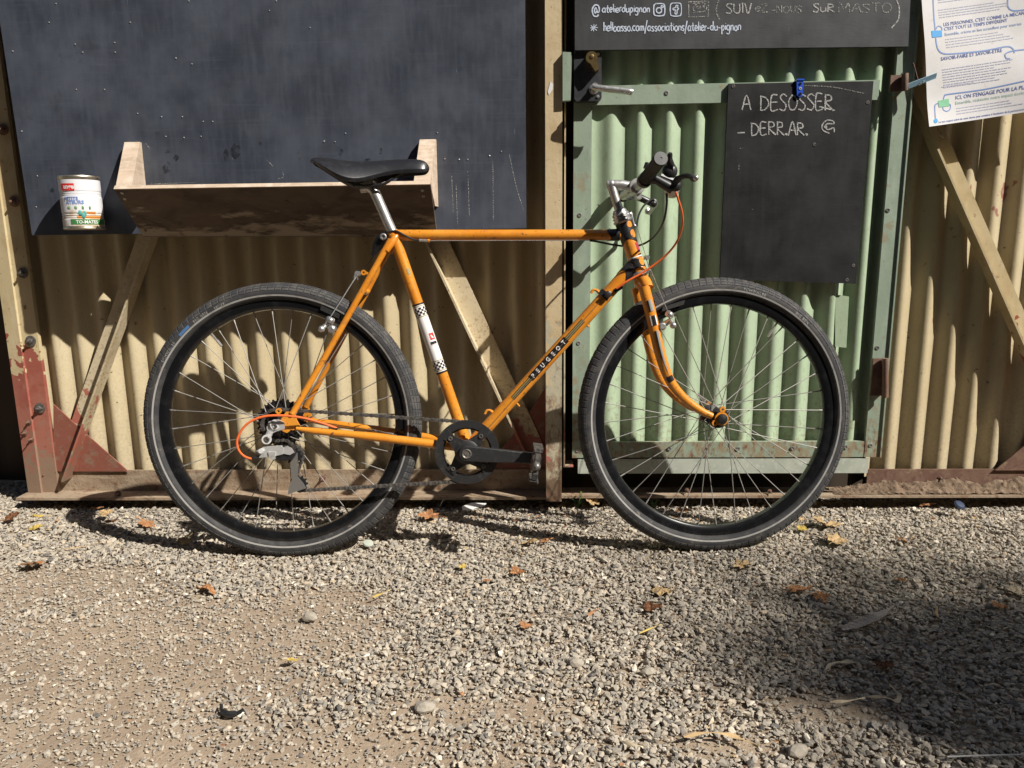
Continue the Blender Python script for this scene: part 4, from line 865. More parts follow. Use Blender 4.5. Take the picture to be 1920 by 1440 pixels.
part(mb, 'panel_emblem', white_decal, smooth=0, fix=False)
tube_patch('frame_sticker', STT, BB, r_t, along(STT, BB, 762, 505), along(STT, BB, 766, 516), 30, .009, gold_decal, oval=False, off=.0006)
# stays
def mir(pts): return [V((p.x, -p.y, p.z)) for p in pts]
ss = [B(733, 449, -.020), B(716, 479, -.024), B(640, 615, -.040), B(548, 776, -.064)]
for k, pts in enumerate((ss, mir(ss))): tube_part('seat_stay', smooth_path(pts, 4), [.0085]*9+[.0080]*2+[.0064]*2 if False else .0078, n=14)
mb = MB(); a, b = B(741, 446, -.0165), B(724, 470, -.0225); mb.tube([a+(a-b)*.25, a, b], [.003, .0088, .0085], 14); mb.tube(mir([a+(a-b)*.25, a, b]), [.003, .0088, .0085], 14); part(mb, 'seat_stay_cap', orange_paint)
cs = [B(858, 838, -.030), B(800, 831, -.036), B(700, 819, -.050), B(592, 808, -.062), B(556, 803, -.064)]
for pts in (cs, mir(cs)): tube_part('chain_stay', smooth_path(pts, 3), [.0112]*4+[.0110]*3+[.0092]*3+[.0075, .0068, .0062], n=14)
mb = MB(); a, b = B(682, 545, -.030), B(662, 575, -.034); mb.tube(smooth_path([a, V((a.x-.002, 0, a.z-.004)), V((a.x, -a.y, a.z))], 6), .006, 10); part(mb, 'stay_bridge', orange_paint)
for sg in (-1, 1):                                 # dropouts with an eyelet
    mb = MB(); P = [B(x, y, -.064) for x, y in [(536, 772), (552, 772), (556, 788), (563, 800), (560, 808), (546, 806), (538, 812), (524, 806), (508, 794), (512, 788), (524, 790)]]
    P = [V((p.x, sg*abs(p.y), p.z)) for p in P]; mb.prism(P, (0, .005, 0)); e = B(522, 771, -.064); e.y *= -sg
    mb.lathe([(.0032, 0), (.0075, 0), (.0075, .005), (.0032, .005)], V((e.x, P[0].y, e.z)), (0, 1, 0), 14, close=True); part(mb, 'dropout', orange_paint)
    mb = MB(); mb.lathe([(.011, 0), (.011, .006), (.006, .010), (.001, .011)], V((0, sg*.069 if sg < 0 else .069, RW)), (0, sg, 0), 14); part(mb, 'axle_nut', alu)
# little frame fittings
def ring_tab(px, py, y, m, name='mudguard_eyelet'):
    c = B(px, py, y); mb = MB(); mb.lathe([(.0026, -.002), (.0068, -.002), (.0068, .002), (.0026, .002)], c, (0, 1, 0), 14, close=True); mb.obox(c+V((.005, -.002, -.004)), c+V((.016, -.002, -.008)), (0, .004, 0), (.002, 0, .006)); part(mb, name, m)
ring_tab(682, 511, -.026, orange_paint)
for px, py, s_ in ((1112, 546, 1), (913, 772, 1)):  # upturned pump pegs on the down tube
    a = B(px+20, py+10); b = B(px+6, py-2); c = B(px-4, py+4); mb = MB(); mb.tube(smooth_path([a, B(px+12, py+3), b, B(px, py-2), c], 4), [.0045]*8+[.0034]*9, 8); part(mb, 'pump_peg', orange_paint)
for px, py in ((968, 757), (1098, 608), (916, 802)): mb = MB(); a = B(px-4, py-6, -.004); mb.tube([a, B(px+6, py+5, -.004)], .0028, 8); part(mb, 'cable_guide', orange_paint)
mb = MB(); a = B(1134, 554); part(lug(a, DTF-BB, r_d+.0002, -.008, .008), 'clamp_band', black_lug)
mb = MB(); q = B(1139, 552, -.019); mb.lathe([(.009, 0), (.009, .010), (.005, .012), (.0005, .012)], q, (0, -1, 0), 14); mb.lathe([(.006, 0), (.0055, .022), (.003, .024)], B(1152, 546, -.014), (B(1168, 536, -.014)-B(1152, 546, -.014)), 10); part(mb, 'cable_boss', black_plastic)
mb = MB(); q = B(718, 449, 0); mb.tube([q+V((.012, 0, .006)), q+V((-.002, 0, -.001)), q+V((-.014, 0, -.016)), q+V((-.028, 0, -.040))], [.017, .0165, .012, .004], 14); part(mb, 'seat_lug_hood', black_plastic)
mb = MB(); q = B(719, 444, -.0165); mb.lathe([(.0085, 0), (.0085, .004), (.0065, .006), (.0045, .006), (.0040, .0025), (.0005, .0025)], q, (0, -1, 0), 14); part(mb, 'seat_bolt', alu)
# seat post, saddle
SPT = B(703, 362); mb = MB(); dsp = (SPT-STT).normalized()
mb.tube([STT, SPT], .0131, 20); part(mb, 'seat_post', alu)
sad = sub('saddle', bike)
mb = MB(); mb.tube(smooth_path([SPT-dsp*.004, B(699, 356), B(690, 351), B(676, 352)], 4), [.0131]*5+[.013]*4+[.014]*4, 16)
a = B(692, 341); mb.box(a+V((-.008, 0, -.001)), (.044, .050, .010), Matrix.Rotation(R(8), 3, 'Y')); mb.box(a+V((-.006, 0, .011)), (.030, .048, .007), Matrix.Rotation(R(8), 3, 'Y')); place('saddle_clamp', mb.mesh('saddle_clamp', alu, None, True), sad)
st_ = [(586, 303, .020, 5, .0), (589, 298, .045, 9, .1), (600, 296.5, .060, 18, .3), (618, 298, .070, 29, .5), (640, 301, .073, 43, .8), (660, 303, .068, 50, 1), (680, 303.5, .057, 49, 1), (700, 302.5, .045, 41, 1), (720, 301, .035, 34, 1), (740, 299.5, .029, 30, 1), (762, 298.5, .026, 28, 1), (782, 298.5, .0235, 27, 1), (795, 301, .020, 24, 1), (801, 306, .013, 16, 1), (805, 313, .003, 4, 1)]
mb = MB(); n = 22; vs_ = []
for px, py, hw, drop, k in st_:
    c = B(px, py); dz = drop*.00128
    for j in range(n):
        a = math.pi*j/(n-1); y = -hw*math.cos(a); s = abs(math.cos(a)); top = c.z-dz*(s**2.6)*.80-.0012*(1-s)*0
        vs_.append((c.x, y, top))
    for j in range(n):
        a = math.pi*(n-1-j)/(n-1); y = -hw*math.cos(a)*.93; s = abs(math.cos(a)); vs_.append((c.x, y, c.z-dz*(s**2.6)*.80-min(.012, dz*.36)*(.7+.3*(1-s))-.001))
k2 = 2*n; fs = [(i*k2+j, i*k2+(j+1) % k2, (i+1)*k2+(j+1) % k2, (i+1)*k2+j) for i in range(len(st_)-1) for j in range(k2)]+[tuple(range(k2-1, -1, -1)), tuple(range((len(st_)-1)*k2, len(st_)*k2))]
me = mb.add(vs_, fs).mesh('saddle_cover', leather, None, True, 55); co = place('saddle_cover', me, sad); md = co.modifiers.new('round', 'SUBSURF'); md.levels = md.render_levels = 1
mb = MB()
for sg in (-1, 1):
    mb.tube(smooth_path([B(617, 318, sg*.022), B(640, 335, sg*.023), B(668, 347, sg*.0225), B(700, 347.5, sg*.0225), B(722, 344, sg*.022), B(742, 330, sg*.016), B(762, 320, sg*.008)], 4), .0036, 8)
mb.hexa([B(625, 319, -.05), B(660, 345, -.045), B(660, 345, .045), B(625, 319, .05), B(620, 312, -.055), B(700, 322, -.035), B(700, 322, .035), B(620, 312, .055)])
mb.hexa([B(663, 350, -.028), B(682, 340, -.026), B(682, 340, .026), B(663, 350, .028), B(640, 322, -.045), B(735, 322, -.022), B(735, 322, .022), B(640, 322, .045)])
place('saddle_base', mb.mesh('saddle_base', black_plastic, None, True), sad)
# --- fork, in the steered frame
CR = S(1203, 527)
mb = MB(); mb.tube([CR+hax*.012, CR, CR-hax*.014], [.0185, .021, .017], 16)
for sg in (-1, 1): mb.tube([CR+V((0, 0, 0)), CR+V((.002, sg*.030, -.003)), CR+V((.006, sg*.041, -.020))], [.016, .015, .0145], 14)
part(mb, 'fork_crown', orange_paint, True)
fl = [S(1207, 537, -.041), S(1221, 592, -.043), S(1239, 668, -.046), S(1257, 715, -.048), S(1284, 748, -.050), S(1314, 770, -.051), S(1335, 780, -.051)]
for k, pts in enumerate((fl, [V((p.x, -p.y, p.z)) for p in fl])):
    P = smooth_path(pts, 5); tube_part('fork_leg', P, [float(np.interp(i/len(P), [0, .3, 1], [.0145, .0140, .0078])) for i in range(len(P))], steer=True, n=16)
    sg = -1 if k == 0 else 1; mb = MB(); e = HUB+V((.001, sg*.0545, 0))
    mb.lathe([(.013, 0), (.0175, .0005), (.0175, .004), (.013, .0045)], e-V((0, sg*.004, 0)), (0, sg, 0), 18, close=True)
    for dx, dz in ((.002, .024), (-.017, -.010)): mb.lathe([(.0032, 0), (.0078, 0), (.0078, .0045), (.0032, .0045)], e+V((dx, -sg*.004, dz)), (0, sg, 0), 12, close=True)
    part(mb, 'fork_end', orange_paint, True)
    mb = MB(); mb.lathe([(.0135, 0), (.0135, .005), (.010, .010), (.001, .0125)], e, (0, sg, 0), 16); part(mb, 'axle_nut', black_plastic, True)
mb = MB(); mb.hexa([S(1309, 736, .060), S(1340, 766, .060), S(1337, 770, .060), S(1308, 742, .060), S(1309, 736, .064), S(1340, 766, .064), S(1337, 770, .064), S(1308, 742, .064)]); part(mb, 'quick_release_lever', alu, True)
# fork decals
mb = MB(); LP = smooth_path(fl, 8)
def fork_strip(t0, t1, c0, c1, m, taper=False, off=.0009):
    i0, i1 = int(t0*(len(LP)-1)), int(t1*(len(LP)-1)); vs_ = []; k = 4
    for i in range(i0, i1+1):
        ax_ = (LP[min(i+1, len(LP)-1)]-LP[max(0, i-1)]).normalized(); fr_ = (V((0, -1, 0))-ax_*ax_.dot(V((0, -1, 0)))).normalized(); sd = fr_.cross(ax_); sd = sd if sd.x > 0 else -sd
        s = (i-i0)/max(1, i1-i0); rad = float(np.interp(i/len(LP), [0, .3, 1], [.0145, .0140, .0078]))+off
        a, b = c0, c1
        if taper: mdl = (c0+c1)/2; a, b = mdl+(c0-mdl)*(1-s)+6*s, mdl+(c1-mdl)*(1-s)+6*s
        for j in range(k+1): ph = R(a+(b-a)*j/k); vs_.append(LP[i]+(fr_*math.cos(ph)+sd*math.sin(ph))*rad)
    n_r = i1-i0; return part(MB().add(vs_, [(i*(k+1)+j, i*(k+1)+j+1, (i+1)*(k+1)+j+1, (i+1)*(k+1)+j) for i in range(n_r) for j in range(k)]), 'fork_decal', m, True, smooth=60, fix=False)
fork_strip(.09, .16, -18, 30, silver_decal); fork_strip(.09, .16, -22, -6, black_decal, off=.0013)
fork_strip(.17, .225, -28, 34, white_decal); fork_strip(.178, .217, -14, 20, black_decal, off=.0014)
fork_strip(.235, .46, -18, 24, silver_decal, True); fork_strip(.235, .46, -18, 0, black_decal, True, off=.0014); fork_strip(.47, .51, -40, 42, black_decal)
# headset
mb = MB(); pr = [(.0195, -.002)]
for h, r in ((.002, .0235), (.006, .0235), (.0065, .0205), (.010, .0205), (.0105, .0225), (.014, .0225), (.0145, .020), (.018, .020), (.0185, .0215), (.023, .0210), (.0235, .0185), (.030, .0175), (.0305, .0155), (.034, .0145)): pr.append((r, h))
mb.lathe(pr, HT1, hax, 20); part(mb, 'headset', chrome)
mb = MB(); mb.lathe([(.0195, .001), (.0235, -.002), (.0240, -.007), (.021, -.012), (.019, -.013)], HT0, hax, 20); part(mb, 'lower_headset_cup', chrome)
# stem and bar
SC_ = S(1192, 351); sa, sb_ = HT1+hax*.030, S(1146, 346)
mb = MB(); mb.tube([sa, S(1152, 367), sb_+(sb_-sa)*.02], .0110, 18); mb.tube([sb_-V((.011, 0, 0)), sb_, S(1165, 346.5), SC_-V((.012, 0, -.001))], [.0098, .0118, .0120, .0125], 18)
mb.sphere(sb_, .0125, 10); mb.lathe([(.0185, -.020), (.0195, -.018), (.0195, .018), (.0185, .020)], SC_, (0, 1, 0), 18); mb.box(SC_+V((.006, 0, -.021)), (.012, .026, .018)); part(mb, 'stem', alu, True)
GE = S(1239, 297, -.242); GI = S(1211, 334, -.128)
bar = [S(1198, 348, -.04), S(1204, 342, -.085), GI, GI.lerp(GE, .97)]
mid = V((SC_.x, 0, SC_.z)); bp = [V((p.x, -p.y, p.z)) for p in reversed(bar)]+[mid]+bar
hbar = part(MB().tube(smooth_path(bp, 5), .0111, 18), 'handlebar', alu, True)
for k in (0, 1):
    g0, g1 = GI, GE
    if k: g0, g1 = V((g0.x, -g0.y, g0.z)), V((g1.x, -g1.y, g1.z))
    dg = (g1-g0).normalized(); L = (g1-g0).length
    mb = MB(); mb.lathe([(.0135, 0), (.0158, .001), (.0158, .006), (.0148, .008), (.0148, L-.010), (.0160, L-.008), (.0160, L-.0005), (.0150, L)], g0, dg, 22); gr = part(mb, 'grip', grip_rubber, parent=hbar)
    mb = MB(); mb.lathe([(.0152, L+.0002), (.0150, L+.0012), (.003, L+.0016), (.0026, L+.0004), (.0004, L+.0004)], g0, dg, 22); place('grip_end', mb.mesh('grip_end', grip_end, None, True), hbar)
# near lever, shifter pod
def lever(kk, pod):
    f = (lambda px, py, y: S(px, py, y))
    mb = MB()
    if kk == 0:
        c = S(1208, 338, -.112); mb.lathe([(.0165, -.008), (.0170, -.006), (.0170, .006), (.0165, .008)], c, (GE-GI), 16)
        a, b, d = S(1232, 337, -.140), S(1247, 346, -.140), S(1261, 354, -.140); mb.tube([c, a, b, d], [.010, .011, .012, .013], 12); mb.sphere(S(1266, 348, -.142), .014, 8, 0, (1.1, .8, 1)); o = part(mb, 'brake_lever', black_plastic, parent=hbar)
        mb = MB(); mb.tube(smooth_path([S(1264, 346, -.145), S(1272, 335, -.155), S(1284, 330, -.175), S(1295, 331, -.200), S(1301, 336, -.225), S(1305, 334, -.235)], 5), [.0080]*6+[.0064]*14+[.0058]*6, 10); place('lever_blade', mb.mesh('lever_blade', crank_black, None, True), hbar)
        mb = MB(); mb.sphere(S(1305, 333.5, -.237), .0064, 8); place('lever_tip', mb.mesh('lever_tip', alu, None, True), hbar)
        mb = MB(); mb.lathe([(.0155, 0), (.0170, .004), (.0150, .020), (.006, .024)], S(1262, 352, -.105), V((-.4, -.5, -.8)), 16); place('lever_pivot_cap', mb.mesh('lever_pivot_cap', alu, None, True), hbar)
        mb = MB(); mb.lathe([(.0160, -.007), (.0165, -.005), (.0165, .005), (.0160, .007)], S(1209, 339, -.116), (GE-GI), 16)
        mb.hexa([S(1250, 320, -.125), S(1262, 332, -.125), S(1266, 322, -.10), S(1254, 312, -.10), S(1252, 300, -.135), S(1262, 312, -.135), S(1268, 318, -.10), S(1256, 304, -.10)])
        mb.tube(smooth_path([S(1258, 312, -.12), S(1255, 299, -.13), S(1257, 287, -.14)], 4), [.010, .0095, .009, .0085, .008, .007, .0065, .006, .0045], 10)
        mb.sphere(S(1256, 321, -.118), .0185, 8, 0, (1, .7, 1)); mb.tube([S(1212, 316, -.105), S(1214, 305, -.105)], [.008, .0055], 8); mb.tube([S(1238, 330, -.118), S(1263, 340, -.118)], .0075, 8); mb.tube([S(1225, 338, -.118), S(1245, 346, -.118)], .006, 8); place('shifter', mb.mesh('shifter', black_plastic, None, True), hbar)
    else:
        c = S(1181, 363, .100); mb.lathe([(.0165, -.008), (.0170, -.006), (.0170, .006), (.0165, .008)], c, (0, 1, 0), 16); mb.tube([c, S(1203, 372, .120), S(1222, 381, .118)], [.010, .0095, .009], 12); mb.sphere(S(1225, 382, .118), .010, 8); part(mb, 'brake_lever', black_plastic, parent=hbar)
        mb = MB(); mb.tube(smooth_path([S(1224, 382, .12), S(1227, 377, .13), S(1228, 384, .16), S(1222, 394, .19), S(1217, 399, .205), S(1213, 392, .21)], 5), .0062, 10); mb.sphere(S(1214, 397, .205), .0075, 8); place('lever_blade', mb.mesh('lever_blade', alu, None, True), hbar)
lever(0, True); lever(1, False)
# cables
def cable(pts, r, m, name, steer=False): return part(MB().tube(smooth_path(pts, 8), r, 8), name, m, steer)
cable([S(1267, 360, -.13), S(1272, 375, -.125), S(1279, 400, -.11), S(1279, 425, -.09), S(1268, 455, -.065), S(1245, 482, -.045), S(1210, 508, -.032), S(1175, 528, -.026), S(1156, 541, -.020)], .0026, red_cable, 'gear_cable', True)
cable([S(1250, 362, -.13), S(1250, 385, -.125), S(1244, 415, -.10), S(1228, 442, -.02), S(1205, 458, .025), S(1180, 462, .022), S(1150, 459, .015), S(1120, 453, .004), S(1106, 451, .0)], .0026, black_cable, 'brake_cable', True)
cable([S(1229, 380, .115), S(1222, 374, .105), S(1208, 385, .08), S(1199, 400, .04), S(1195, 415, .01), S(1194, 424, .0)], .0026, black_cable, 'brake_cable', True)
mb = MB(); mb.tube(smooth_path([HT1+hax*.020+V((.016, 0, 0)), S(1183, 400), S(1186, 410), S(1189, 421), S(1194, 425)], 5), .0030, 8); part(mb, 'cable_hanger', chrome)
mb = MB(); mb.tube([S(1194, 424), S(1211, 481)], .0008, 6); mb.tube([S(1211, 484, -.004), S(1252, 584, -.050)], .0009, 6); mb.tube([S(1212, 484, .004), S(1228, 545, .050)], .0009, 6); part(mb, 'straddle_wire', chrome, True)
mb = MB(); q = S(1211, 483); mb.box(q, (.008, .018, .010)); mb.lathe([(.0055, -.010), (.0055, .010)], q+V((.003, 0, 0)), (0, 1, 0), 10); part(mb, 'straddle_yoke', chrome, True)
cable([B(712, 462, 0), B(693, 490, 0), B(673, 514, 0)], .0008, black_cable, 'brake_wire')
cable([B(728, 436, -.014), B(742, 433, -.0150), B(758, 441, -.0155), B(775, 449, -.0150), B(787, 451, -.0140)], .0024, black_cable, 'brake_cable')
mb = MB(); mb.tube([B(786, 450.5, -.0140), B(803, 451.5, -.0140)], .0034, 10); part(mb, 'cable_stop', chrome); mb = MB(); mb.tube([B(802, 451.5, -.0140), B(806, 451.5, -.0140)], .0046, 10); part(mb, 'cable_stop', orange_paint)
mb = MB(); mb.tube([B(804, 451.5, -.0146), B(1106, 450.5, -.0130)], .0010, 6); part(mb, 'brake_wire', chrome)
mb = MB(); mb.tube([B(690, 447+356, -.052), B(800, 830, -.040)], .0009, 6); part(mb, 'gear_wire', steel_dark)
mb = MB(); q = B(1112, 548, -.018); mb.tube([B(1130, 560, -.0180), B(962, 750, -.0180), B(890, 832, -.018)], .0008, 6); part(mb, 'gear_wire', steel_dark)
# brakes: cantilever arms, pads, straddle
def brake(fn, steer, arm0, arm1, bolt_, pad0, pad1, pivot):
    for sg in (-1, 1):
        g = (lambda px, py, y: (lambda p: V((p.x, p.y*-sg if sg > 0 else p.y, p.z)))(fn(px, py, y)))
        br = sub('brake', bike, MST if steer else Matrix())
        mb = MB(); mb.obox(g(*pad0, -.017), g(*pad1, -.017), (0, -.010, 0), (.003, 0, .011)); place('brake_pad', mb.mesh('brake_pad', grip_rubber, None, True), br)
        mb = MB(); mb.tube([g(*pivot, -.036), g(*arm0, -.048), g(*arm1, -.062)], [.008, .0065, .0055], 12); mb.sphere(g(*arm1, -.064), .0085, 8); mb.lathe([(.0085, -.006), (.0085, .010), (.005, .012)], g(*bolt_, -.050), (-.6, -.6, .3), 12); mb.sphere(g(*bolt_, -.056), .0080, 8); mb.lathe([(.0095, -.012), (.0095, .012), (.006, .015)], g(*pivot, -.044), (0, -1, 0), 12); place('brake_arm', mb.mesh('brake_arm', alu, None, True), br)
brake(S, True, (1258, 600), (1262, 610), (1256, 590), (1239, 584), (1280, 571), (1240, 612))
brake(B, False, (612, 608), (603, 617), (620, 601), (602, 581), (636, 597), (623, 617))
mb = MB(); mb.tube([B(671, 514, -.004), B(667, 520, -.010), B(618, 597, -.056), B(604, 615, -.063)], .0013, 6); mb.tube([B(671, 514, .004), B(640, 560, .045)], .0011, 6); part(mb, 'straddle_wire', chrome)
mb = MB(); q = B(671, 513); mb.lathe([(.0065, -.011), (.0065, .011)], q, (0, 1, 0), 12); mb.box(q+V((-.004, -.004, -.010)), (.008, .014, .012)); part(mb, 'straddle_yoke', chrome)
# --- crank, ring, pedals
cr = sub('crankset', bike, Matrix.Translation(BB))
def ring_poly(ro, ri, y0, y1, n=64, teeth=0):
    q = MB(); P = []
    for y in (y0, y1):
        for rr in (ro, ri):
            for j in range(n):
                a = 2*math.pi*j/n; r_ = rr+(.0028*(1 if j % 2 else -1) if teeth and rr == ro else 0); P.append((r_*math.cos(a), y, r_*math.sin(a)))
    f = []
    for j in range(n):
        k = (j+1) % n; f += [(j, k, n+k, n+j), (2*n+j, 3*n+j, 3*n+k, 2*n+k), (j, 2*n+j, 2*n+k, k), (n+j, n+k, 3*n+k, 3*n+j)]
    return q.add(P, f)
place('guard_ring', ring_poly(.0815, .0625, -.0530, -.0500).mesh('guard_ring', crank_black, None, True, 30), cr)
place('chainring', ring_poly(.0765, .058, -.0475, -.0450, 76, 1).mesh('chainring', gear_black, None, True, 30), cr)
mb = MB(); mb.lathe([(.0315, -.0500), (.0315, -.0560), (.026, -.0590), (.012, -.060)], (0, 0, 0), (0, 1, 0), 24)
for k in range(4):
    a = R(45+90*k+4); d = V((math.cos(a), 0, math.sin(a))); t_ = V((-d.z, 0, d.x)); P = [d*.022-t_*.020, d*.050-t_*.0105, d*.066-t_*.013, d*.066+t_*.013, d*.050+t_*.0105, d*.022+t_*.020]
    mb.prism([p+V((0, -.0495, 0)) for p in P], (0, -.0058, 0))
place('spider', mb.mesh('spider', crank_black, None, True, 25), cr)
for k in range(4):
    a = R(45+90*k+4); mb = MB(); mb.lathe([(.0058, 0), (.0055, .0028), (.0032, .003), (.003, .001), (.0004, .001)], V((.0545*math.cos(a), -.0553, .0545*math.sin(a))), (0, -1, 0), 12); place('ring_bolt', mb.mesh('ring_bolt', steel_dark, None, True), cr)
ce = B(1003, 861, -.080)-BB; ce = V((ce.x, 0, ce.z)); dc = ce.normalized(); ncz = V((-dc.z, 0, dc.x))
for sg in (-1, 1):
    P = []
    for t_, hw in ((0, .0195), (.25, .0185), (.7, .0150), (1, .0130)): P.append((t_, hw))
    c0_ = V((B(875, 852, -.07).x-BB.x, 0, B(875, 852, -.07).z-BB.z))*0
    top = [dc*(ce.length*t_)+ncz*hw for t_, hw in P]; bot = [dc*(ce.length*t_)-ncz*hw for t_, hw in reversed(P)]
    e1 = [dc*ce.length+dc*.013*math.sin(a)+ncz*.013*math.cos(a) for a in np.linspace(.4, math.pi-.4, 6)]; e0 = [-dc*.0195*math.sin(a)-ncz*.0195*math.cos(a) for a in np.linspace(.3, math.pi-.3, 7)]
    poly = [V((p.x, 0, p.z)) for p in top+e1+bot+e0]
    if sg > 0: poly = [V((-p.x, 0, -p.z)) for p in poly]
    y0 = -.060 if sg < 0 else .050; mb = MB(); mb.prism([p+V((0, y0, 0)) for p in poly], (0, sg*.0145, 0)); ca = mb.mesh('crank_arm', crank_black, None, True, 25); o = place('crank_arm', ca, cr); bv = o.modifiers.new('edge', 'BEVEL'); bv.width = .0022; bv.segments = 2; bv.limit_method = 'ANGLE'
    mb = MB(); mb.lathe([(.0125, 0), (.0125, .0012), (.0105, .002), (.0080, .0005), (.0078, -.002), (.0045, -.002), (.0045, .0005), (.0005, .0005)], V((0, y0+sg*.0147, 0)), (0, sg, 0), 18); place('crank_bolt', mb.mesh('crank_bolt', steel_dark, None, True), cr)
    # pedal hanging nearly upright on its axle
    pe = V((ce.x*(1 if sg < 0 else -1), y0+sg*.0145, ce.z*(1 if sg < 0 else -1))); pd = sub('pedal', bike, Matrix.Translation(BB+pe) @ Matrix.Rotation(R(9), 4, 'Y'))
    mb = MB(); mb.tube([(0, 0, 0), (0, sg*.020, 0), (0, sg*.085, 0)], [.0085, .0110, .0095], 14); mb.sphere((0, sg*.089, 0), .0105, 8); place('pedal_body', mb.mesh('pedal_body', steel_dark, None, True), pd)
    mb = MB()
    for s2 in (-1, 1):
        for k in range(9):
            y = sg*(.014+.0085*k); mb.box((0, y, s2*.040), (.022, .0065, .004+.003*(k % 2)))
        mb.box((0, sg*.050, s2*.036), (.019, .078, .003))
    for yy in (.016, .086): mb.box((0, sg*yy, 0), (.014, .003, .074)); mb.tube([(-.004, sg*yy, -.03), (-.004, sg*yy, .03)], .004, 8)
    place('pedal_cage', mb.mesh('pedal_cage', steel_dark, None, True, 20), pd)
    mb = MB(); mb.box((0, sg*.089, -.026), (.012, .004, .014)); mb.box((.009, sg*.05, .010), (.004, .05, .016)); place('pedal_reflector', mb.mesh('pedal_reflector', crank_black, None, True), pd)
# --- rear derailleur
dr = sub('rear_derailleur', bike)
yD = -.074
def D(px, py, y=yD): return B(px, py, y)
mb = MB(); mb.tube([D(516, 796, -.066), D(516, 796, -.078)], .0125, 16); mb.prism([D(x, y, -.070) for x, y in [(505, 790), (522, 786), (534, 792), (534, 804), (520, 808), (512, 812), (503, 812), (501, 800)]], (0, -.006, 0)); mb.tube([D(500, 824, -.070), D(500, 824, -.088)], .0120, 16); mb.tube([D(507, 808, -.074), D(502, 820, -.076)], .008, 10); place('derailleur_knuckle', mb.mesh('derailleur_knuckle', mech_alu, None, True, 30), dr)
for x, y, yy in ((500, 824, -.089), (514, 799, -.079)):
    mb = MB(); mb.lathe([(.0075, 0), (.0075, .002), (.0035, .0022), (.0033, .0005), (.0004, .0005)], D(x, y, yy), (0, -1, 0), 14); place('derailleur_bolt', mb.mesh('derailleur_bolt', steel_dark, None, True), dr)
mb = MB(); mb.prism([D(x, y, -.080) for x, y in [(484, 843), (496, 837), (528, 835), (534, 838), (533, 850), (520, 853), (486, 857)]], (0, -.012, 0)); mb.prism([D(x, y, -.085) for x, y in [(505, 846), (519, 846), (517, 860), (508, 860)]], (0, -.010, 0)); mb.tube([D(489, 846, -.09), D(489, 846, -.10)], .006, 10); place('derailleur_body', mb.mesh('derailleur_body', mech_alu, None, True, 20), dr)
mb = MB(); mb.prism([D(x, y, -.066) for x, y in [(520, 838), (535, 834), (548, 838), (557, 848), (553, 857), (540, 861), (524, 858)]], (0, -.022, 0)); place('derailleur_pivot', mb.mesh('derailleur_pivot', black_plastic, None, True, 20), dr)
mb = MB(); mb.prism([D(x, y, -.089) for x, y in [(528, 840), (538, 836), (547, 840), (552, 848), (544, 853), (530, 850)]], (0, -.002, 0)); place('derailleur_cover', mb.mesh('derailleur_cover', mech_alu, None, True, 20), dr)
JW = D(561, 907, -.056); JU = D(551, 855, -.056)
for yy in (-.050, -.0625):
    mb = MB(); mb.prism([D(x, y, yy) for x, y in [(545, 852), (558, 849), (559, 880), (558, 893), (569, 906), (574, 915), (560, 920), (548, 924), (540, 927), (542, 912), (548, 898), (546, 880)]], (0, -.0022, 0)); place('derailleur_cage', mb.mesh('derailleur_cage', steel_dark if yy > -.06 else mat('mech_cage', (.30, .29, .275), .4, .6), None, True, 20), dr)
for c in (JW, JU):
    mb = MB(); P = []
    for k in range(11):
        for da, rr in ((-.3, .0175), (-.12, .0222), (.12, .0222), (.3, .0175)): a = 2*math.pi*(k+da)/11; P.append(c+V((rr*math.cos(a), .004, rr*math.sin(a))))
    mb.prism(P, (0, -.006, 0)); place('jockey_wheel', mb.mesh('jockey_wheel', black_plastic, None, True, 25), dr)
cable([B(632, 803, -.060), B(600, 792, -.072), B(565, 783, -.083), B(525, 779, -.092), B(490, 782, -.098), B(462, 796, -.101), B(446, 820, -.101), B(446, 840, -.100), B(456, 854, -.098), B(470, 860, -.095), B(478, 860, -.093)], .0028, red_cable, 'gear_cable')
mb = MB(); mb.tube([B(473, 860, -.094), B(486, 856, -.090)], [.0042, .0050], 10); mb.tube([B(622, 801, -.061), B(633, 804, -.060)], .0036, 10); part(mb, 'cable_ferrule', black_plastic)
# --- chain: a link at a time round cassette, ring and jockey wheels
yc = -.0460; rg, rk = .0400, .0755
cc = V((0, RW)); ck = V((BB.x, BB.z)); path = []
def arc(c, r, a0, a1, n): return [V((c[0]+r*math.cos(a0+(a1-a0)*i/n), c[1]+r*math.sin(a0+(a1-a0)*i/n))) for i in range(n+1)]
d = ck-cc; base = math.atan2(d.y, d.x); off = math.acos((rg-rk)/d.length)
path += arc(cc, rg, base+off+1.5, base+off, 10)
ta1 = base+off; jl, ju = V((JW.x, JW.z)), V((JU.x, JU.z))
path += arc(ck, rk, ta1, -math.pi/2+.03, 30)[0:]
path += [jl+V((.0, -.0205)).lerp(V((.004, -.020)), .5)]
path += arc(jl, .0205, -math.pi/2, -math.pi*1.35, 10)
path += arc(ju, .0205, -.6, 1.2, 8)
path += arc(cc, rg, -math.pi*.36, -math.pi*.36-2.2, 12)
seg = [0]
for a, b in zip(path, path[1:]): seg.append(seg[-1]+(b-a).length)
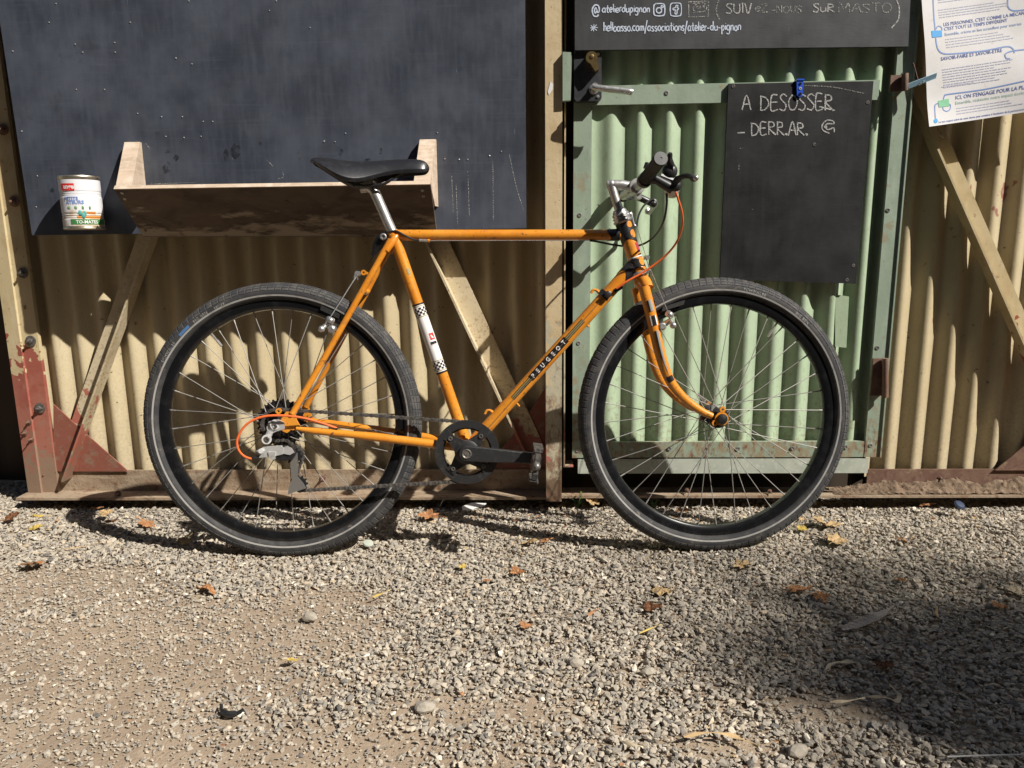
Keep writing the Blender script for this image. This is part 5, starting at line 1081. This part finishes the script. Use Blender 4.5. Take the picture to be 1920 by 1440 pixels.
def link_mesh(yo, m):
    q = MB(); Lh = .0127
    for s_ in (-1, 1):
        P = []
        for cx, a0, a1 in ((0, math.pi/2, 1.5*math.pi), (Lh, -math.pi/2, math.pi/2)):
            for k in range(5): a = a0+(a1-a0)*k/4; P.append(V((cx+.0046*math.cos(a), s_*yo, .0046*math.sin(a))))
        P.insert(5, V((Lh/2, s_*yo, -.0030))); P.append(V((Lh/2, s_*yo, .0030))); q.prism(P, (0, s_*.0011, 0))
    q.lathe([(.0038, -yo), (.0038, yo)], (0, 0, 0), (0, 1, 0), 8); q.lathe([(.0020, -yo-.0018), (.0020, yo+.0018)], (Lh, 0, 0), (0, 1, 0), 8); return q.mesh('link', m, None, True, 30)
lm = (link_mesh(.0021, steel_dark), link_mesh(.0034, steel_dark)); ch = sub('chain', bike, Matrix.Translation(V((0, yc, 0))))
xs_, ys_ = [p.x for p in path], [p.y for p in path]; nl = int(seg[-1]/.0127)
for k in range(nl):
    s0, s1 = k*.0127, (k+1)*.0127; a = V((np.interp(s0, seg, xs_), 0, np.interp(s0, seg, ys_))); b = V((np.interp(s1, seg, xs_), 0, np.interp(s1, seg, ys_))); d = b-a
    place('link', lm[k % 2], ch, Matrix.Translation(a) @ Matrix.Rotation(-math.atan2(d.z, d.x), 4, 'Y'))

# ------------------------------------------------------------------ gravel
def in_view(x, y, m=.30):
    return (np.abs(x+.03*y) < .72*y+m)
def bare(x, y):                                    # 1 on the trodden dusty patches, 0 in loose gravel
    v = np.zeros_like(x)
    for px, py, rx, ry in ((150, 1230, .56, .25), (450, 1190, .34, .15), (330, 1440, .55, .13), (60, 1110, .30, .14), (890, 1330, .16, .05), (1560, 1330, .10, .045), (1370, 1400, .10, .03), (620, 1120, .16, .05)):
        g = ground(px, py); d = ((x-g.x)/rx)**2+((y-g.y)/ry)**2; v = np.maximum(v, np.clip(1.25-d*.85, 0, 1))
    w_ = np.array([noise.noise((a*5, b*5, 7)) for a, b in zip(x, y)]); w2 = np.array([noise.noise((a*17, b*17, 3)) for a, b in zip(x, y)]); return np.clip(v+(w_*.55+w2*.4)*(v > .02), 0, 1)**.8
def rocks(nst, size_lo, size_hi, base, faces, y0=.80, y1=2.46, zoff=0.0, keep_bare=.34, pw=1.6):
    x = rng.uniform(-2.1, 1.95, nst*3); y = rng.uniform(y0, y1, nst*3); k = in_view(x, y); x, y = x[k], y[k]
    b = bare(x, y); k = rng.random(len(x)) > b*(1-keep_bare); x, y, b = x[k][:nst], y[k][:nst], b[k][:nst]; n = len(x)
    s = size_lo+(size_hi-size_lo)*rng.random(n)**pw; s = s*(1-.25*b)
    nb = len(base[0]); P = np.array(base)[rng.integers(0, len(base), n)]*(1+rng.uniform(-.12, .12, (n, nb, 1)))
    P = P*np.stack([np.ones(n), rng.uniform(.50, .92, n), rng.uniform(.26, .62, n)], -1)[:, None, :]*(s/2)[:, None, None]
    q = rng.normal(size=(n, 4)); q[:, 0] += rng.uniform(.5, 2, n); q[:, 1] *= .62; q[:, 2] *= .62; q[:, 3] *= 4; q /= np.linalg.norm(q, axis=1)[:, None]; w_, a, bq, c = q.T
    Rm = np.stack([1-2*(bq*bq+c*c), 2*(a*bq-c*w_), 2*(a*c+bq*w_), 2*(a*bq+c*w_), 1-2*(a*a+c*c), 2*(bq*c-a*w_), 2*(a*c-bq*w_), 2*(bq*c+a*w_), 1-2*(a*a+bq*bq)], -1).reshape(n, 3, 3)
    P = np.einsum('nij,nkj->nki', Rm, P); h = np.array([gh(p, q_) for p, q_ in zip(x, y)])
    z = h+zoff+s*rng.uniform(-.08, .42, n)*(1-.85*b)-s*.16*b
    P += np.stack([x, y, z], -1)[:, None, :]
    F = (faces[None]+(np.arange(n)*nb)[:, None, None]).reshape(-1, 3); tone = np.repeat(np.clip(rng.normal(.5, .23, n), 0, 1), nb)
    return P.reshape(-1, 3), F, tone
g_ = (1+5**.5)/2
ico = np.array([(-1, g_, 0), (1, g_, 0), (-1, -g_, 0), (1, -g_, 0), (0, -1, g_), (0, 1, g_), (0, -1, -g_), (0, 1, -g_), (g_, 0, -1), (g_, 0, 1), (-g_, 0, -1), (-g_, 0, 1)])/math.sqrt(1+g_*g_)
icof = np.array([(0, 11, 5), (0, 5, 1), (0, 1, 7), (0, 7, 10), (0, 10, 11), (1, 5, 9), (5, 11, 4), (11, 10, 2), (10, 7, 6), (7, 1, 8), (3, 9, 4), (3, 4, 2), (3, 2, 6), (3, 6, 8), (3, 8, 9), (4, 9, 5), (2, 4, 11), (6, 2, 10), (8, 6, 7), (9, 8, 1)])
def shard(seed):                                    # an angular chip: a sphere of 12 points cut back by a few planes, so that flat faces and sharp edges remain
    r_ = np.random.default_rng(seed); P = ico+r_.uniform(-.22, .22, ico.shape)
    for k in range(6):
        nrm_ = r_.normal(size=3); nrm_ /= np.linalg.norm(nrm_); d_ = P @ nrm_; cut = r_.uniform(.42, .72); P = P-np.outer(np.maximum(0, d_-cut), nrm_)
    return P*1.22
shards = [shard(k) for k in range(40)]
octv = np.array([(1, 0, 0), (-1, 0, 0), (0, 1, 0), (0, -1, 0), (0, 0, 1), (0, 0, -1)], float); octf = np.array([(0, 2, 4), (2, 1, 4), (1, 3, 4), (3, 0, 4), (2, 0, 5), (1, 2, 5), (3, 1, 5), (0, 3, 5)])
def stuff_mesh(name, P, F, tone, m, label):
    me = bpy.data.meshes.new(name); me.vertices.add(len(P)); me.vertices.foreach_set('co', P.astype(np.float32).ravel()); me.loops.add(len(F)*3); me.loops.foreach_set('vertex_index', F.astype(np.int32).ravel())
    me.polygons.add(len(F)); me.polygons.foreach_set('loop_start', np.arange(0, len(F)*3, 3, dtype=np.int32)); me.update(calc_edges=True); me.shade_flat()
    at_ = me.attributes.new('tone', 'FLOAT', 'POINT'); at_.data.foreach_set('value', tone.astype(np.float32)); me.materials.append(m); me.validate()
    o = bpy.data.objects.new(name, me); COL.objects.link(o); o['kind'] = 'stuff'; o['label'] = label; return o
P, F, T_ = rocks(104000, .0062, .0175, shards, icof, pw=2.1); stuff_mesh('gravel', P, F, T_, gravel_mat, 'loose grey-beige crushed gravel covering the yard')
P, F, T_ = rocks(36000, .0035, .0085, [octv], octf, keep_bare=.9, zoff=.001); stuff_mesh('fine_gravel', P, F, T_, grit_mat, 'fine grit and chippings between the gravel stones')

# ------------------------------------------------------------------ fallen leaves and litter
def leaf_mesh(seed, m, lobes=5, curl=.35, long=1.0):
    rr = random.Random(seed); n = 44; ring = []
    for i in range(n):
        a = 2*math.pi*i/n; r = .55+.45*abs(math.cos(a*lobes/2))**.8*(1 if lobes > 1 else 1); r *= rr.uniform(.82, 1.1)
        ring.append((r*math.cos(a)*long, r*math.sin(a)/long))
    fz = lambda x, y: curl*(.55*(y*y)+.35*x*x*rr_s)+.26*noise.noise((x*2.2+seed, y*2.2, seed*.7))+.12*noise.noise((x*5+seed, y*5, 2))
    rr_s = rr.choice((-1, 1, .4)); q = MB(); vs_ = [(0, 0, fz(0, 0))]
    for f in (.35, .7, 1): vs_ += [(x*f, y*f, fz(x*f, y*f)) for x, y in ring]
    fs = [(0, 1+i, 1+(i+1) % n) for i in range(n)]
    for k in range(2): fs += [(1+k*n+i, 1+(k+1)*n+i, 1+(k+1)*n+(i+1) % n, 1+k*n+(i+1) % n) for i in range(n)]
    q.add(vs_, fs); st0 = len(q.v); q.tube([(long*.0, 0, .02), (-long*.8, .02, .06), (-long*1.5, .08, .04)], .025, 5); me = q.mesh('dry_leaf', m, None, True, 50); return me
LM = {}
leaves = [  # photo x, y, width in photo px, tone, lobes, stretch, label
 (806, 970, 44, 'orange', 5, 1.0, 'largest orange-brown dry leaf, on the gravel right of the rear tyre'),
 (58, 1061, 46, 'orange', 1, 1.6, 'long orange-brown leaf alone on the dusty gravel at far left'),
 (388, 1107, 46, 'orange', 3, 1.8, 'thin crumpled orange leaf on gravel below the rear tyre'),
 (1547, 986, 56, 'tan', 3, 1.5, 'tan folded leaf on gravel right of the front tyre, the one nearer the gate'),
 (1566, 1016, 46, 'tan', 5, 1.2, 'crumpled pale leaf on gravel right of the front tyre, just below the tan folded leaf'),
 (1502, 995, 22, 'yellow', 1, 1.3, 'small yellow leaf against the right side of the front tyre'),
 (995, 1020, 34, 'tan', 5, 1.1, 'tan lobed leaf on gravel midway between the two tyres'),
 (1024, 1017, 26, 'orange', 3, 1.3, 'orange leaf touching the tan lobed leaf between the tyres'),
 (1392, 1064, 34, 'tan', 5, 1.1, 'tan crumpled leaf just below the front tyre'),
 (970, 1076, 34, 'orange', 3, 1.5, 'orange curled leaf on open gravel below the crank'),
 (1245, 1112, 46, 'tan', 5, 1.2, 'large ragged tan leaf in the gravel below left of the front tyre'),
 (1222, 1143, 38, 'brown', 3, 1.4, 'dark brown curled leaf beside the ragged tan leaf'),
 (1500, 1110, 46, 'orange', 3, 1.6, 'flat orange leaf in half shade above the grey feather'),
 (1537, 1122, 34, 'orange', 5, 1.1, 'reddish lobed leaf right of the flat orange leaf above the feather'),
 (985, 1178, 26, 'orange', 3, 1.4, 'small rusty leaf in the middle of the gravel'),
 (912, 1094, 20, 'orange', 1, 1.3, 'tiny orange leaf on gravel left of the curled orange leaf'),
 (868, 1066, 20, 'yellow', 3, 1.2, 'small yellow leaf on gravel below the crank shadow'),
 (548, 1243, 26, 'yellow', 3, 1.6, 'yellow leaf fragment on the trodden ground'),
 (1904, 1111, 28, 'pale', 3, 1.1, 'pale cream leaf at the right edge of the picture'),
 (180, 957, 22, 'orange', 1, 1.3, 'bright orange leaf under the gate rail at left'),
 (198, 966, 28, 'tan', 3, 1.2, 'dull tan leaf beside the bright orange leaf under the left gate'),
 (275, 986, 34, 'orange', 5, 1.2, 'orange leaf inside the shadow ring of the rear wheel'),
 (208, 982, 26, 'brown', 3, 1.3, 'brown leaf at the left end of the rear wheel shadow'),
 (348, 1017, 26, 'tan', 1, 1.1, 'tan leaf lying in the rear wheel shadow by the tyre'),
 (70, 971, 20, 'yellow', 1, 1.3, 'yellow leaf near the foot of the red gate post'),
 (20, 975, 34, 'brown', 1, 1.5, 'brown leaf at the left edge below the gate'),
 (64, 993, 26, 'yellow', 1, 1.7, 'pale yellow leaf on gravel left of the wheel shadow'),
 (1283, 961, 34, 'orange', 5, 1.1, 'orange leaf seen through the spokes of the front wheel'),
 (1110, 944, 34, 'tan', 5, 1.2, 'crumpled tan leaf by the green weed at the gate post'),
 (1735, 950, 20, 'orange', 1, 1.2, 'small orange leaf in gravel by the right gate'),
 (1655, 1253, 36, 'brown', 1, 2.0, 'dark red-brown narrow leaf in the deep shade'),
 (1690, 1015, 22, 'orange', 1, 1.5, 'small orange leaf on sunny gravel right of the front tyre'),
 (1690, 1090, 20, 'orange', 3, 1.1, 'little orange leaf on gravel above the deep shade'),
 (1872, 1140, 26, 'orange', 3, 1.4, 'faded orange leaf near the right edge of the picture')]
for i, (px, py, wpx, tone, lob, lg, lab) in enumerate(leaves):
    g = ground(px, py, .008); s = wpx/FPX*(g-EYE).length/2/max(1, lg**.5); m = [q for q in leaf_mats if q.name.endswith(tone)][0]
    me = leaf_mesh(i*3+1, m, lob, random.choice((.35, .6, .5, .25)), lg**.5)
    o = bpy.data.objects.new('dry_leaf', me); COL.objects.link(o); o.scale = (s,)*3; o.location = g+V((0, 0, .006)); o.rotation_euler = (random.uniform(-.35, .35), random.uniform(-.3, .3), random.uniform(0, 6.28) if lg < 1.3 else random.uniform(-.5, .5))
    o['label'] = lab; o['category'] = 'leaf'; o['group'] = 'dry leaves fallen on the gravel'
lit = MB(); rl = random.Random(31)
for k in range(300):
    if k < 190: x, y = rl.uniform(-1.55, 1.4), 2.13-abs(rl.gauss(0, .10))
    else: x, y = rl.uniform(-1.3, 1.3), rl.uniform(.95, 2.0)
    sz = rl.uniform(.0015, .006) if k < 190 else rl.uniform(.0012, .0038); a = rl.uniform(0, 6.28); c_ = V((x, y, gh(x, y)+rl.uniform(.006, .012))); n_v = rl.choice((4, 5, 6)); P = []
    for i in range(n_v): t = a+6.28*i/n_v; r_ = sz*rl.uniform(.55, 1.2); P.append(c_+V((math.cos(t)*r_*1.5, math.sin(t)*r_, rl.uniform(-.5, .6)*sz)))
    lit.add([c_+V((0, 0, sz*.25))]+P, [(0, 1+i, 1+(i+1) % n_v) for i in range(n_v)], rl.choice((0, 1, 1, 2, 2, 4)))
o = lit.build('leaf_litter', leaf_mats, smooth=0, fix=False, kind='stuff'); o['label'] = 'crumbs of dry leaf scattered over the gravel and along the gate foot'
def strip(name, pts, wd, m, label, cat, z=.016, group=None):
    P = smooth_path([ground(x, y, z+.004*math.sin(k*1.7)) for k, (x, y) in enumerate(pts)], 7); mb = MB(); vs_ = []
    for i, p in enumerate(P):
        t = (P[min(i+1, len(P)-1)]-P[max(0, i-1)]).normalized(); n = V((-t.y, t.x, 0))*wd/2*math.sin(math.pi*(.12+.80*i/len(P))); tw = V((0, 0, .3*wd*math.sin(i*.5))); vs_ += [p+n+tw, p+V((0, 0, wd*.25)), p-n-tw]
    mb.add(vs_, [(3*i+j, 3*i+j+1, 3*i+j+4, 3*i+j+3) for i in range(len(P)-1) for j in (0, 1)]); return single(mb, name, m, label, cat, P[len(P)//2], group, 60)
pl = leaf_mats[4]; gr_ = 'dry strips of leaf and straw'
strip('dry_strip', [(1548, 1254), (1560, 1244), (1585, 1241), (1608, 1242)], .007, pl, 'curved pale dry strip of leaf in half shade below the feather', 'dry leaf strip', group=gr_)
strip('dry_strip', [(1556, 1316), (1590, 1314), (1622, 1308)], .006, pl, 'straight pale dry strip lying lower in the shade', 'dry leaf strip', group=gr_)
strip('dry_strip', [(1626, 1306), (1660, 1308), (1680, 1315), (1686, 1305), (1676, 1292), (1668, 1284)], .007, pl, 'hooked pale dry strip in the deep shade', 'dry leaf strip', group=gr_)
strip('dry_strip', [(1282, 1382), (1320, 1374), (1365, 1377), (1395, 1388), (1422, 1400)], .007, leaf_mats[1], 'long tan dry strip on the gravel at the bottom of the picture', 'dry leaf strip', group=gr_)
strip('dry_strip', [(698, 1120), (715, 1113), (731, 1106)], .005, leaf_mats[3], 'short yellow straw on the gravel under the rear tyre', 'straw', group=gr_)
strip('dry_strip', [(1166, 1390), (1190, 1397), (1206, 1401)], .007, pl, 'pale flat stick at the bottom of the gravel', 'stick', group=gr_)
strip('dry_strip', [(1757, 1136), (1756, 1150), (1764, 1162)], .006, leaf_mats[1], 'short bent twig right of the feather', 'stick', group=gr_)
strip('dry_strip', [(1102, 1154), (1112, 1147), (1122, 1142)], .007, leaf_mats[0], 'short orange wood chip on the gravel below the front tyre', 'stick', group=gr_)
strip('dry_strip', [(1198, 1188), (1225, 1176), (1240, 1171)], .0035, leaf_mats[3], 'thin pale straw right of the middle of the gravel', 'straw', group=gr_)
strip('dry_strip', [(120, 1030), (160, 1024), (196, 1016)], .003, leaf_mats[1], 'thin dry stalk on gravel below the rear wheel shadow', 'straw', group=gr_)
mb = MB(); P = smooth_path([ground(1582, 1182, .016), ground(1612, 1172, .018), ground(1650, 1155, .020), ground(1676, 1136, .022)], 8); n_f = len(P); vs_ = []; fs = []
mb.tube(P, [.0006+.0008*i/n_f for i in range(n_f)], 6)
for i in range(n_f-1):                              # barbs either side of the quill
    t = (P[i+1]-P[i]).normalized(); sd = V((-t.y, t.x, 0)); f = i/(n_f-1); wv = .017*math.sin(math.pi*min(1, (1.02-f)*.95))**.6*(1 if f < .72 else max(0, (1-f)/.28))
    for k in range(3):
        a = P[i].lerp(P[i+1], k/3); b = P[i].lerp(P[i+1], (k+.9)/3)
        for sg, wq in ((1, wv), (-1, wv*.55)):
            e = -t*wq*.8+sd*sg*wq+V((0, 0, .002+random.uniform(-.001, .001))); mb.add([a, b, b+e*random.uniform(.92, 1.05), a+e], [(0, 1, 2, 3)])
single(mb, 'feather', feather_mat, 'grey-brown bird feather lying on the half-shaded gravel', 'feather', P[n_f//2], smooth=0)
mb = MB(); mb.tube(smooth_path([ground(1776, 1419, .012), ground(1830, 1417, .014), ground(1950, 1414, .012)], 5), .0014, 6); single(mb, 'wire', mat('dull_wire', (.45, .44, .42), .6), 'thin straight bright wire on the gravel at the bottom right corner', 'wire', ground(1850, 1417, .012))
mb = MB(); g = ground(690, 1020, .016); mb.lathe([(.0135, 0), (.0145, .002), (.013, .0055), (.009, .0062), (.0005, .0062)], g, (.15, -.2, 1), 18); single(mb, 'bottle_cap', galv, 'dull round metal cap on the gravel under the rear tyre', 'bottle cap', g)
mb = MB(); mb.tube(smooth_path([ground(415, 1322, .010), ground(416, 1332, .008), ground(428, 1339, .008), ground(444, 1337, .008), ground(457, 1330, .012)], 5), [.003]*6+[.0055]*9+[.003]*6, 8); single(mb, 'black_scrap', black_plastic, 'curved piece of black plastic on the dusty ground at lower left', 'scrap', ground(435, 1335, .012))
mb = MB(); P = [ground(x, y, .018) for x, y in [(866, 950), (884, 943), (912, 944), (908, 949), (884, 955), (868, 957)]]; mb.prism(P, (0, 0, .001)); single(mb, 'paper_scrap', white_paper, 'white paper scrap under the gate below the crank', 'paper', P[0], smooth=0)
mb = MB(); g = ground(1798, 948, .02); mb.lathe([(.014, 0), (.016, .004), (.012, .008), (.0005, .009)], g, (.2, -.6, 1), 14); single(mb, 'bottle_cap', mat('navy_cap', (.03, .045, .09), .4), 'dark blue bottle cap in the gravel by the right gate', 'bottle cap', g)
def big_stone(px, py, wpx, label, seed, m=gravel_mat):
    g = ground(px, py, .004); s = wpx/FPX*(g-EYE).length/2; bm = bmesh.new(); bmesh.ops.create_icosphere(bm, subdivisions=2, radius=1)
    for v in bm.verts: f = 1+.32*noise.noise(v.co*1.1+V((seed, 0, 0)))+.1*noise.noise(v.co*3); v.co = V((v.co.x*f, v.co.y*f*.7, v.co.z*f*.5))*s
    me = bpy.data.meshes.new('stone'); bm.to_mesh(me); bm.free(); a_ = me.attributes.new('tone', 'FLOAT', 'POINT'); a_.data.foreach_set('value', [.45]*len(me.vertices)); me.materials.append(m)
    o = bpy.data.objects.new('stone', me); COL.objects.link(o); o.location = g+V((0, 0, s*.25)); o.rotation_euler = (0, 0, random.uniform(-.5, .5)); o['label'] = label; o['category'] = 'stone'; o['group'] = 'larger stones in the gravel'
big_stone(796, 1330, 38, 'flat grey stone at the edge of the bare earth patch, lower middle', 1); big_stone(1496, 1412, 36, 'upright grey stone at the bottom of the gravel near the lower right', 4); big_stone(1080, 1245, 30, 'bluish grey stone in the middle of the gravel', 7); big_stone(582, 1160, 30, 'grey stone half sunk in the trodden gravel', 9); big_stone(1215, 1262, 26, 'grey angular stone right of the bluish one', 12)
# weeds at the foot of the gate
def weed(px, py, hgt, nlv, label, seed):
    rr = random.Random(seed); g = ground(px, py, .006); mb = MB(); lv = MB()
    for k in range(max(3, nlv//4)):
        a = rr.uniform(0, 6.28); tip = g+V((math.cos(a)*hgt*.45, math.sin(a)*hgt*.35, hgt*rr.uniform(.5, 1))); P = smooth_path([g, g.lerp(tip, .5)+V((0, 0, hgt*.1)), tip], 4); mb.tube(P, .0008, 5)
        for q in range(4):
            p = P[min(len(P)-1, 2+q*2)]; d = V((rr.uniform(-1, 1), rr.uniform(-1, 1), rr.uniform(-.1, .7))).normalized(); sd = d.cross(V((0, 0, 1))).normalized(); L = hgt*rr.uniform(.16, .30); up = sd.cross(d)
            lv.add([p, p+d*L*.5+sd*L*.28+up*L*.08, p+d*L, p+d*L*.5-sd*L*.28+up*L*.08, p+d*L*.5], [(0, 1, 4), (1, 2, 4), (2, 3, 4), (3, 0, 4)])
    t = thing('weed', label, 'weed', g); mb.build('stem', weed_mat, t); lv.build('leaf_cluster', weed_mat, t, smooth=0)
weed(1083, 952, .045, 18, 'tiny green weed sprouting at the foot of the centre gate post', 1); weed(1226, 950, .020, 16, 'low green weed behind the front tyre, left of its spokes', 2); weed(1128, 958, .010, 12, 'sliver of green weed just left of the front tyre', 5)
mb = MB(); mb.tube(smooth_path([V(at(825, 950, 2.10)), V(at(832, 937, 2.10)), V(at(850, 933, 2.10)), V(at(862, 936, 2.10))], 5), .0009, 6); single(mb, 'wire_loop', steel_dark, 'thin wire loop dangling below the gate rail near the crank', 'wire', at(840, 940, 2.1))

# ------------------------------------------------------------------ the tree in front of the yard, out of the frame to the right, that shades the lower right gravel
TD = 14.0
def crown(center_px, n, sig, seed, dist):
    g = ground(*center_px); c = g+SUN*dist; r_ = np.random.default_rng(seed); return c, r_.normal(size=(n, 3))*np.array(sig)
tr_root = ground(1900, 1200)+SUN*TD; base = V((tr_root.x+2.2, tr_root.y-4.6, 0))
tree = thing('tree', 'leafy tree in front of the yard whose bough shades the gravel at lower right', 'tree', base)
mb = MB(); fork_ = base+V((-.25, .15, tr_root.z*.62)); mb.tube(smooth_path([base, base+V((-.05, .05, 1.6)), base.lerp(fork_, .7), fork_], 5), [.20]*5+[.16]*5+[.12]*6, 12); mb.build('trunk', bark, tree)
clumps = [((1985, 1320), 3000, (.145, .085, .11), 1), ((2420, 1290), 3400, (.34, .20, .3), 2), ((1830, 1230), 260, (.11, .045, .06), 3), ((1700, 1150), 110, (.20, .04, .05), 4), ((1560, 1250), 70, (.13, .05, .06), 5)]
vs_l = []; fc = 0
for cpx, n, sig, seed in clumps:
    c, off = crown(cpx, n, sig, seed, TD); mb = MB(); mb.tube(smooth_path([fork_, fork_.lerp(c, .5)+V((0, 0, .3)), c], 5), [.05]*5+[.03]*5+[.012], 8); mb.build('limb', bark, tree)
    vs_l.append(np.array(c)+off)
for k in range(7):                                   # the rest of the crown, round the trunk top
    r_ = np.random.default_rng(20+k); c = np.array(fork_+V((r_.uniform(.2, 2.0), r_.uniform(-2.2, -.2), r_.uniform(.2, 2.2)))); vs_l.append(c+r_.normal(size=(900, 3))*.55)
C_ = np.concatenate(vs_l); n = len(C_); r_ = np.random.default_rng(5)
d1 = r_.normal(size=(n, 3)); d1 /= np.linalg.norm(d1, axis=1)[:, None]; d2 = np.cross(d1, r_.normal(size=(n, 3))); d2 /= np.linalg.norm(d2, axis=1)[:, None]; L = r_.uniform(.025, .05, n)[:, None]
Q = np.stack([C_-d1*L, C_+d2*L*.45, C_+d1*L, C_-d2*L*.45], 1).reshape(-1, 3)
me = bpy.data.meshes.new('crown'); Q = Q-np.array(base); me.from_pydata(Q.tolist(), [], [(4*i, 4*i+1, 4*i+2, 4*i+3) for i in range(n)]); me.materials.append(tree_leaf)
o = bpy.data.objects.new('crown', me); COL.objects.link(o); o.parent = tree
